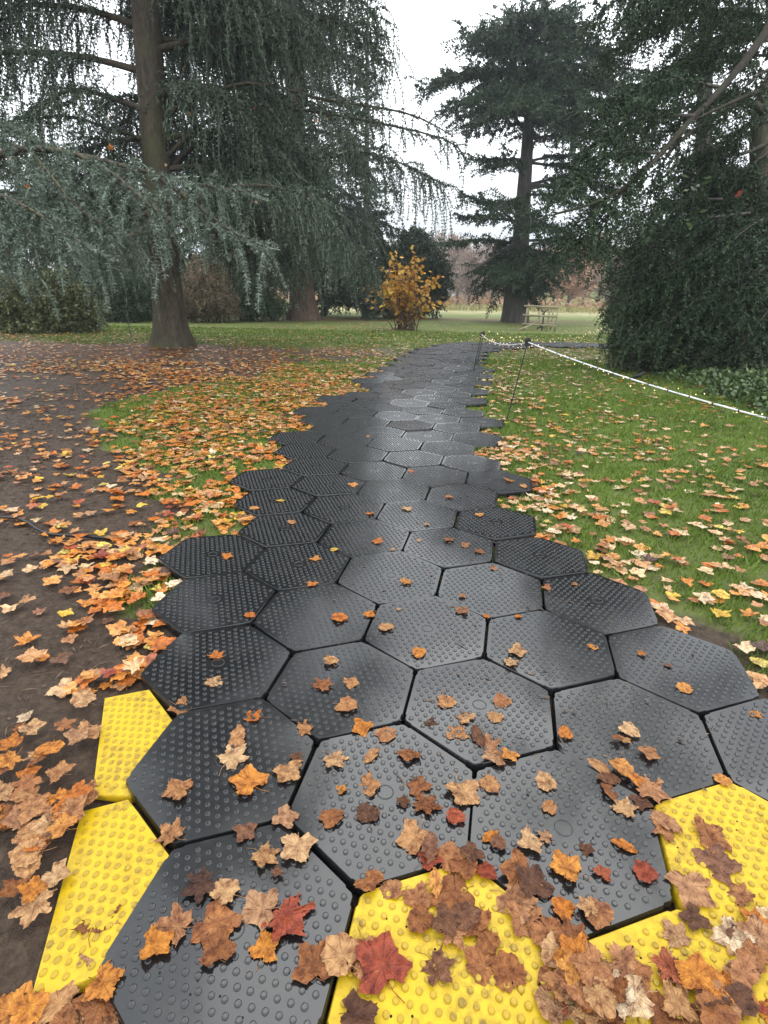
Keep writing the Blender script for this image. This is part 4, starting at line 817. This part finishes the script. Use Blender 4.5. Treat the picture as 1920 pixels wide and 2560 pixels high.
# ------------------------------------------------------------------ shrubs
def bush(name, label, clumps, mat, bark, n, ln, wd, seed, per=9, cat='shrub', group=None, stems=8, base=None, hollow=.55, droop=-.2, ragged=.18):
    """leafy twigs in clumps through the outer part of several rounded masses"""
    rt = np.random.default_rng(seed); T = empty(name, label, cat, group=group); mb = MB(); sm = MB()
    vol = np.array([a[3]*a[4]*a[5] for a in clumps])**.67; cnt = np.maximum(1, (vol/vol.sum()*n).astype(int))
    for (cx, cy, cz, rx, ry, rz), m_ in zip(clumps, cnt):
        d = nrm(rt.normal(0, 1, (m_, 3))); r = rt.uniform(hollow**3, 1, m_)**(1/3)*(1+ragged*np.sin(d[:, 0]*7+seed+cx)*np.sin(d[:, 2]*8+d[:, 1]*6)+ragged*.6*rt.normal(0, .5, m_))
        p = np.array([cx, cy, cz])+d*r[:, None]*[rx, ry, rz]; k = p[:, 2] > .03; p, d = p[k], d[k]
        d2 = nrm(d+rt.normal(0, .6, d.shape)+[0, 0, droop]); tw = rt.uniform(.5, 1.2, len(p))
        q, dd, f, ix = grow(p-d2*(ln*2), d2, ln*4*tw, ln*.55, .04, .12, rt)
        needles(mb, q, dd, ln, wd, max(2, per//4), rt, .6); ribbons(mb, q, dd, ln*.55, wd*.18, rt)
        b0 = base if base is not None else (cx, cy, 0)
        for k in range(stems):
            e_ = np.array([cx, cy, cz])+nrm(rt.normal(0, 1, 3))*[rx*.8, ry*.8, rz*.8]; s0 = np.array([b0[0], b0[1], 0])+[rt.normal(0, rx*.15), rt.normal(0, ry*.15), -.03]
            sm.add(*tube(smooth([s0, (s0+e_)/2+rt.normal(0, .1, 3), e_], 7), np.linspace(.02, .004, 7)*(1+rx*.2), 5))
    mb.build('foliage', mat, T); sm.build('stems', bark, T, smooth=True); return T
def cl(x, y, Y, rx, rz, ry=None):
    q = P(x, y, Y); return (q[0], q[1], q[2], rx, ry or rx, rz)
bush('olive_bush', 'broad olive green bush at the left edge of the lawn', [cl(30, 650, 19.8, 1.0, .85), cl(110, 645, 20.2, 1.05, .95), cl(175, 665, 20.4, .8, .75), cl(-30, 640, 20, 1.1, .95), cl(70, 695, 19.8, 1.1, .5), cl(160, 690, 20, .8, .5)], M['shrub_leaves'], M['bark_grey'], 2800, .105, .032, 61, 8)
bush('drooping_shrub', 'brownish drooping conifer shrub right of the big cedar trunk', [cl(440, 640, 28, 1.25, 1.1), cl(450, 605, 28.4, 1.1, 1.1), cl(480, 660, 28, .8, .8), cl(410, 650, 28, .7, .9)], M['brown_fronds'], M['bark_grey'], 1700, .11, .02, 62, 8, droop=-1.4)
bush('laurel_bush', 'leafy green bush between the brown shrub and the reddish trunk', [cl(545, 660, 30, 1.1, .8), cl(520, 640, 30.6, 1.0, 1.0), cl(590, 665, 30.5, .8, .5)], M['green_fronds'], M['bark_grey'], 1100, .12, .035, 63, 8)
bush('hedge_bush', 'low dark bush under the boughs left of the cedar trunk', [cl(270, 645, 27, 1.3, 1.2), cl(215, 640, 28, 1.3, 1.2), cl(320, 640, 29, 1.3, 1.3)], M['dark_needles'], M['bark_grey'], 1300, .12, .04, 64, 8)
YB = [cl(1420, 700, 12.2, .62, .75), cl(1400, 620, 12.6, .62, .7), cl(1480, 650, 12.4, .8, .9), cl(1560, 640, 12.2, .9, 1.0), cl(1640, 640, 12, .9, 1.1), cl(1460, 540, 13, .75, .8), cl(1550, 520, 13, .9, .8), cl(1640, 500, 12.8, .85, .9), cl(1400, 520, 13.4, .5, .5), cl(1360, 580, 13.2, .45, .45), cl(1520, 730, 12, .8, .55), cl(1620, 730, 11.8, .8, .6), cl(1385, 745, 12, .6, .45), cl(1360, 720, 12.3, .5, .5), cl(1440, 765, 11.8, .6, .35), cl(1530, 775, 11.6, .7, .3), cl(1350, 660, 12.6, .45, .5), cl(1510, 430, 13.6, .6, .55), cl(1600, 420, 13.6, .65, .6), cl(1690, 560, 12.4, .8, 1.2)]
bush('yew_bush', 'large dense dark yew thicket right of the lawn', YB, M['yew_leaves'], M['bark_grey'], 9500, .068, .015, 65, 9, stems=5, hollow=.3, droop=-.8, ragged=.38)
rt = np.random.default_rng(66)
SP = empty('laurel_sapling', 'bright leaved young laurel shoot growing up through the yew thicket', 'plant'); mb = MB(); q = P(1500, 420, 11.4)
pts = smooth([(q[0]+.2, q[1]+.4, 0), (q[0]+.1, q[1]+.2, 1.6), q+[0, 0, -.6], q+[-.02, 0, .25]], 10); mb.add(*tube(pts, np.linspace(.011, .004, 10), 6)); mb.build('stem', M['bark_limb'], SP, smooth=True)
mb = MB(); pp = np.repeat(pts[6:], 7, 0)+rt.normal(0, .07, (28, 3)); needles(mb, pp, np.tile([0, 0, 1.], (28, 1)), .16, .028, 1, rt, .3); mb.build('leaves', M['cover_leaves'], SP)
SP = empty('laurel_sapling', 'small glossy laurel spray low at the right edge before the dark yew', 'plant'); mb = MB(); q = P(1600, 640, 11.0)
pts = smooth([(q[0]+.5, q[1]+.5, 0), q+[.3, .2, -.3], q+[-.2, 0, 0]], 8); mb.add(*tube(pts, np.linspace(.015, .005, 8), 6)); mb.build('stem', M['bark_pale'], SP, smooth=True)
mb = MB(); pp = np.repeat(pts[4:], 7, 0)+rt.normal(0, .09, (28, 3)); needles(mb, pp, np.tile([-1., 0, .2], (28, 1)), .17, .035, 1, rt, .5); mb.build('leaves', M['cover_leaves'], SP)
bush('holly_tree', 'round dark evergreen tree behind the orange shrub', [cl(905, 565, 38, 1.7, 1.6), cl(940, 600, 38, 1.2, 1.3), cl(860, 590, 38.5, 1.6, 1.8), cl(920, 640, 38, 1.4, 1.2), cl(850, 650, 38, 1.6, 1.3), cl(895, 520, 38.4, 1.1, .8)], M['dark_needles'], M['bark_grey'], 3000, .14, .05, 67, 9, cat='tree', hollow=.2)
# leafy ground cover in front of the thicket
mb = MB(); n = 5200; x = rt.uniform(1330, 1760, n); y = rt.uniform(770, 905, n); lim = 790+np.clip((x-1340), 0, 400)*.02; low = 800+(x-1380)*.33
k = (y > lim) & (y < np.clip(low, 800, 905)+rt.normal(0, 8, n)); x, y = x[k], y[k]
pp = np.array([G(a, b, 0) for a, b in zip(x, y)]); pp[:, 2] = rt.uniform(.02, .26, len(pp))*(1-.5*np.exp(-(low[k]-y)/12)); dd = nrm(rt.normal(0, 1, pp.shape)*[1, 1, .3]+[0, 0, .25])
n = len(pp); needles(mb, pp, dd, .095, .03, 3, rt, .7)
tag(mb.build('ground_cover', M['cover_leaves']), 'low leafy ivy and bramble carpet below the yew thicket', 'ground cover', kind='stuff')
# orange shrub
rt = np.random.default_rng(71); b5 = G(878, 713); OS = empty('autumn_shrub', 'many stemmed shrub with orange and yellow autumn leaves on the lawn', 'shrub')
sm = MB(); lf = []
for k in range(46):
    az = rt.uniform(0, 6.28); sp_ = rt.uniform(.2, 1.75); h = rt.uniform(1.2, 3.35)*(1-.38*(sp_/1.75)**2); s0 = b5+[rt.normal(0, .32), rt.normal(0, .22), -.03]
    e_ = b5+[math.cos(az)*sp_, math.sin(az)*sp_*.8, h]; pts = smooth([s0, s0*.45+e_*.55+[0, 0, .25], e_], 9); sm.add(*tube(pts, np.linspace(.022, .006, 9), 5))
    q, T_, t_ = resample(pts, .12); kk = t_ > .2; q, T_ = q[kk], T_[kk]
    a_, d_, f_, ix = grow(np.repeat(q, 2, 0), nrm(rt.normal(0, 1, (2*len(q), 3)))+[0, 0, .3], rt.uniform(.1, .45, 2*len(q)), .1, .0, .1, rt); ribbons(sm, a_, d_, .1, .004, rt)
    kk = rt.uniform(0, 1, len(a_)) < .27*np.clip((a_[:, 2])/1.5, .3, 1.1); lf.append(a_[kk])
sm.build('stems', M['bark_red'], OS); lf = np.concatenate(lf); mb = MB()
needles(mb, lf, np.tile([0, 0, -.3], (len(lf), 1)), .20, .085, 1, rt, .5); mb.build('leaves', M['autumn_leaves'], OS)
# ------------------------------------------------------------------ distance: bare trees, scrub
def bare_tree(label, base, h, seed, mat, rad=.18, n=60, tw=.03, group='bare trees beyond the meadow'):
    rt = np.random.default_rng(seed); T = empty('bare_tree', label, 'tree', group=group); base = np.array(base, float)
    trunk_mesh('trunk', M['bark_grey'], base, base+[rt.normal(0, .2), 0, h*.8], rad, .03, T, 1.3, .5, n=8, seg=10, seed=seed); LL = []
    for k in range(n):
        f = rt.uniform(.22, .98); LL.append(limb(base+[0, 0, h*.8*f], rt.uniform(0, 6.28), h*.36*(1.1-.6*f), rt.uniform(.5, 1.3), .3, rt, 6))
    limbs_mesh('limbs', M['bark_grey'], LL, rad*.25, T, .01, 4); mb = MB(); P0 = []; D0 = []
    for l_ in LL:
        q, T_, t_ = resample(l_, .5); P0.append(np.repeat(q, 3, 0)); D0.append(np.repeat(T_, 3, 0)+rt.normal(0, .7, (3*len(q), 3)))
    P0 = np.concatenate(P0); D0 = np.concatenate(D0); p, d, f, ix = grow(P0, D0, rt.uniform(.5, 1.6, len(P0)), .3, -.02, .15, rt)
    ribbons(mb, p, d, .3, tw*.5, rt); needles(mb, p, d, .32, tw*.6, 1, rt, .8); mb.build('twigs', mat, T)
BT = [(985, 680, 74, 9, 'tw'), (1010, 680, 68, 7, 'tw'), (1035, 680, 82, 8, 'tw'), (950, 680, 80, 10, 'tw'), (1060, 680, 90, 10, 'tw'), (1190, 680, 78, 8, 'ru'), (1225, 680, 72, 6.5, 'ru'), (1255, 680, 85, 9, 'ru'), (1290, 680, 92, 9, 'tw'), (1335, 680, 80, 8, 'tw'), (1160, 680, 88, 8, 'tw'), (1380, 680, 86, 9, 'tw')]
for k, (x, y, Y, h, kd) in enumerate(BT):
    q = P(x, y, Y); bare_tree(('leafless pinkish grey tree in the haze, ' if kd == 'tw' else 'rust tinted tree in the haze, ')+ORD[k+1]+' counted along the far edge of the meadow', (q[0], Y, 0), h, 80+k, M['pink_twigs'] if kd == 'tw' else M['rust_leaves'], tw=.07 if kd == 'tw' else .13)
q = G(1312, 696); bare_tree('slim bare tree alone on the grass right of the wooden pen', (q[0], q[1], 0), 5.2, 99, M['pink_twigs'], .17, 26, .03, None)
mb = MB(); rt = np.random.default_rng(97); n = 3800; X = rt.uniform(-30, 60, n); Y = rt.uniform(66, 104, n); hh = (1.0+.8*np.sin(X*.35)*np.sin(X*.13+Y*.2))*rt.uniform(.1, 1, n)
needles(mb, np.c_[X, Y, np.maximum(.02, hh)], np.tile([0, 0, 1.], (n, 1)), .75, .10, 2, rt, .7)
tag(mb.build('scrub', M['rust_leaves']), 'rusty bracken and scrub along the far side of the meadow', 'scrub', kind='stuff')
mb = MB(); n = 9000; X = rt.uniform(-16, 50, n); Y = rt.uniform(56, 76, n); needles(mb, np.c_[X, Y, np.full(n, -.02)], np.tile([0, 0, 1.], (n, 1)), .55, .06, 1, rt, 2.2)
M['straw'] = foliage_mat('straw_grass', [(0, (.20, .18, .07)), (.5, (.32, .29, .13)), (1, (.44, .39, .2))], .8, .1, .1)
tag(mb.build('long_grass', M['straw']), 'pale straw coloured long grass of the far meadow', 'grass', kind='stuff')
mb = MB(); n = 16000; X = rt.uniform(-60, 80, n); Y = rt.uniform(104, 135, n); hh = (7+3*np.sin(X*.21)+2*np.sin(X*.53+1))*rt.uniform(0, 1, n)**.8
needles(mb, np.c_[X, Y, hh], np.tile([0, 0, 1.], (n, 1)), 1.5, .22, 2, rt, .9)
tag(mb.build('far_woods', M['pink_twigs']), 'grey brown winter wood fading into the haze beyond the meadow', 'woods', kind='stuff')
# ------------------------------------------------------------------ wooden pen by the cedar
A = G(1130, 713.5); Bp = G(1199, 716.5); PEN = empty('wooden_pen', 'weathered wooden rail pen of posts and three rails on the far grass', 'fence', A)
A = A-A; ex = np.array([Bp[0]-PEN.location[0], Bp[1]-PEN.location[1], 0]); wd_ = np.linalg.norm(ex); ex = ex/wd_; ey = np.array([-ex[1], ex[0], 0]); H = 1.03
def pt(u, v, z): return ex*u*wd_+ey*v+np.array([0, 0, z])
lean = .10
for (u, v) in ((.03, 0), (.73, 0), (.98, .0), (.30, 1.1), (.72, 1.15)):
    mb = MB(); mb.add(*beam(pt(u, v, -.05), pt(u+.02, v+lean, H if v == 0 else H*.98), .07, .07, (0, 1, 0))); mb.build('post', M['wood'], PEN)
for z in (.28, .66, 1.04):
    mb = MB(); mb.add(*beam(pt(-.06, lean*z-.055, z), pt(1.02, lean*z-.055, z-.03), .085, .04)); mb.build('rail', M['wood'], PEN)
for z in (.30, .62, .97):
    mb = MB(); mb.add(*beam(pt(.24, 1.1+lean*z-.055, z), pt(.84, 1.15+lean*z-.055, z), .07, .04)); mb.build('rail', M['wood'], PEN)
mb = MB(); mb.add(*beam(pt(.04, .02, .62), pt(.31, 1.1, .60), .07, .035)); mb.build('rail', M['wood'], PEN)
mb = MB(); mb.add(*beam(pt(.28, -.06, .26), pt(-.10, -.75, .0), .07, .035)); mb.build('brace', M['wood'], PEN)
SG = empty('young_tree', 'dark stunted sapling with forked top inside the wooden pen', 'tree', tuple(np.array(PEN.location)+pt(.52, .5, 0)))
mb = MB()
for pts, r_ in (([(0, 0, -.03), (.02, 0, .3), (.01, 0, .62), (.03, 0, .80)], .035), ([(.03, 0, .76), (-.05, 0, .85), (-.13, .02, .93)], .02), ([(.03, 0, .78), (.12, 0, .86), (.21, 0, .92)], .02), ([(.03, 0, .80), (.05, .05, .88), (.07, .05, .94)], .018)): mb.add(*tube(smooth(pts, 7), r_, 6))
mb.build('trunk', M['black_metal'], SG, smooth=True)
mb = MB(); mb.add(*tube(smooth([(-.22, 0, .10), (-.05, .05, .13), (.16, 0, .11)], 6), .03, 6)); mb.add(*tube(smooth([(-.06, 0, .12), (-.03, 0, .22), (0, 0, .30)], 6), .055, 6)); mb.build('stump', M['black_metal'], SG, smooth=True)
# ------------------------------------------------------------------ stakes, rope and fairy lights
def stake(label, base, top, head=False, r_=.008):
    T = empty('rope_stake', label, 'stake', tuple(base), group='thin stakes carrying the rope'); v = np.asarray(top)-np.asarray(base); mb = MB()
    mb.add(*tube([v*-.05, v*.5, v], r_, 8)); mb.build('rod', M['black_metal'], T, smooth=True); mb = MB()
    k = .024 if head else .014; ring = smooth([v+[-k, 0, -.04], v+[-k, 0, .035], v+[k, 0, .035], v+[k, 0, -.04]], 9); mb.add(*tube(ring, .011 if head else .006, 6)); mb.add(*tube([v+[0, 0, -.05], v+[0, 0, .03]], [.018 if head else .01]*2, 8)); mb.build('rope_clip', M['black_metal'], T, smooth=True)
cb = G(1094, 910); ct = P(1140, 739, cb[1]+.05); stake('thin dark leaning stake nearest the camera on the right lawn', cb, ct, True, .007)
ab = G(1022, 806); atp = P(1040, 722, ab[1]); stake('left stake of the pair at the path edge where the rope ends', ab, atp)
bb = G(1030, 790); btp = P(1045, 720, bb[1]); stake('right stake of the pair at the path edge where the rope ends', bb, btp)
fb = G(1314, 747); ftp = P(1320, 703, fb[1]); stake('farthest stake beside the path branch running right', fb, ftp)
def sagline(a, b, sag, n=24):
    t = np.linspace(0, 1, n)[:, None]; p = np.asarray(a)*(1-t)+np.asarray(b)*t; p[:, 2] -= sag*4*(t*(1-t))[:, 0]; return p
e_r = P(1659, 904, 3.9); e_x = P(1900, 1000, 2.6)
rp = np.concatenate([sagline(atp, ct, .10), sagline(ct, e_r, .035, 30)[1:], sagline(e_r, e_x, .0, 6)[1:]])
RO = empty('barrier_rope', 'white barrier rope slung between stakes along the right of the path', 'rope')
mb = MB(); mb.add(*tube(rp, .0065+.0008*np.sin(np.arange(len(rp))*2.1), 8)); mb.build('cord', M['rope'], RO, smooth=True)
tb = MB(); q, T_, t_ = resample(rp, .23)
for a_, d_ in zip(q, T_): tb.add(*tube([a_-d_*.006, a_+d_*.006], .0095, 8))
tb.build('ties', M['cable'], RO, smooth=True)
def fairy(label, line, n, seed, off, r_, wr):
    rt = np.random.default_rng(seed); T = empty('fairy_lights', label, 'string lights'); q, T_, t_ = resample(line, np.linalg.norm(np.diff(line, axis=0), axis=1).sum()/n)
    w_ = q+rt.normal(0, off*.4, q.shape)-[0, 0, off*.35]; mb = MB(); mb.add(*tube(w_, wr, 4)); mb.build('wire', M['cable'], T)
    s0 = None
    for p in w_[:98]:
        if s0 is None:
            mb = MB(); a = np.arange(8)/8*2*math.pi; rr = [(.0, -1), (.7, -.7), (1, 0), (.7, .8), (.0, 1.2)]; V = np.concatenate([np.stack([np.cos(a)*x_*r_, np.sin(a)*x_*r_, np.full(8, z_*r_)], 1) for x_, z_ in rr]); mb.add(V, [[k_*8+i_, k_*8+(i_+1) % 8, (k_+1)*8+(i_+1) % 8, (k_+1)*8+i_] for k_ in range(4) for i_ in range(8)])
            s0 = mb.build('bulb', M['bulb'], T, smooth=True); o = s0
        else: o = s0.copy(); COL.objects.link(o); o.parent = T
        o.location = p+rt.normal(0, off, 3)*[1, 1, .9]; o.scale = (rt.uniform(.7, 1.15),)*3
fairy('string of lit warm fairy lights wound along the white rope', rp, 84, 91, .028, .0055, .0012)
fairy('faint string of fairy lights sagging along the path branch in the distance', sagline(btp, ftp, .28), 46, 92, .03, .010, .002)
# ------------------------------------------------------------------ blackbird, cable, caught leaves
bp = G(1377, 824.5); BD = empty('blackbird', 'small blackbird on the grass just behind the white rope', 'bird', tuple(bp), 0)
def skin(pts, rad, n=10): return tube(smooth(pts, 16), np.interp(np.linspace(0, 1, 16), np.linspace(0, 1, len(rad)), rad), n)
mb = MB(); mb.add(*skin([(-.17, .02, .055), (-.10, .01, .075), (-.04, 0, .10), (.02, 0, .125), (.055, 0, .155), (.085, 0, .172), (.105, 0, .168)], [.008, .018, .042, .046, .030, .025, .006])); mb.build('body', M['bird'], BD, smooth=True)
mb = MB(); mb.add(*tube([(.10, 0, .17), (.135, 0, .163)], [.008, .001], 6)); mb.build('beak', M['beak'], BD)
for s_ in (-.014, .014):
    mb = MB(); mb.add(*tube([(-.005, s_, .075), (.0, s_, .04), (-.005, s_, 0)], .003, 5)); mb.add(*tube([(-.01, s_, .002), (.025, s_*1.3, .002)], .0025, 5)); mb.build('leg', M['beak'], BD)
pts = [G(-40, 1121), G(0, 1123), G(35, 1124), G(60, 1133), G(80, 1147), G(105, 1158), G(140, 1162), G(170, 1163), G(230, 1168)]
pts = smooth([p+[0, 0, .018] for p in pts], 30); mb = MB(); mb.add(*tube(pts, .009, 8)); tag(mb.build('cable', M['cable'], smooth=True), 'black cable snaking across the mud at the left edge', 'cable')
CAUGHT = [(239, 320, 7.4, 'orange', .09), (23, 343, 7.0, 'pale', .05), (33, 312, 7.7, 'pale', .05), (395, 150, 14.6, 'orange', .1), (552, 233, 14.5, 'orange', .09), (682, 262, 15.4, 'orange', .12), (706, 260, 15.4, 'yellow', .12), (409, 247, 14.6, 'yellow', .11), (1728/1.157, 0, 0, '', 0), (1597, 420, 11.0, 'red', .15), (358, 357, 14.4, 'pale', .08), (553, 437, 6.9, 'pale', .04), (240, 255, 14.0, 'brown', .1), (60, 405, 6.9, 'orange', .06)]
for k, (x, y, Y, c, s_) in enumerate(CAUGHT):
    if not c: continue
    o = bpy.data.objects.new('caught_leaf', LEAFM[k % len(LEAFM)]); COL.objects.link(o); o.location = P(x, y, Y); o.scale = (s_,)*3; o.rotation_euler = (1.2, rl.normal(0, .5), rl.uniform(0, 6)); o.material_slots[0].link = 'OBJECT'; o.material_slots[0].material = M['leaf_'+c]
    tag(o, f'{c} leaf caught in the conifer boughs, {ORD[k+1]} of the caught leaves', 'leaf', 'leaves caught in the conifers')
# ------------------------------------------------------------------ air
HAZE = 0.0010
if HAZE:
    mb = MB(); mb.add(*box((0, 70, 24), 260, 190, 50)); m = bpy.data.materials.new('haze'); m.use_nodes = True; N = m.node_tree.nodes; L = m.node_tree.links
    N.remove(N['Principled BSDF']); v = N.new('ShaderNodeVolumePrincipled'); v.inputs['Color'].default_value = (.86, .93, 1, 1); v.inputs['Density'].default_value = HAZE; v.inputs['Anisotropy'].default_value = .2
    L.new(v.outputs[0], N['Material Output'].inputs['Volume']); tag(mb.build('haze', m), kind='stuff')
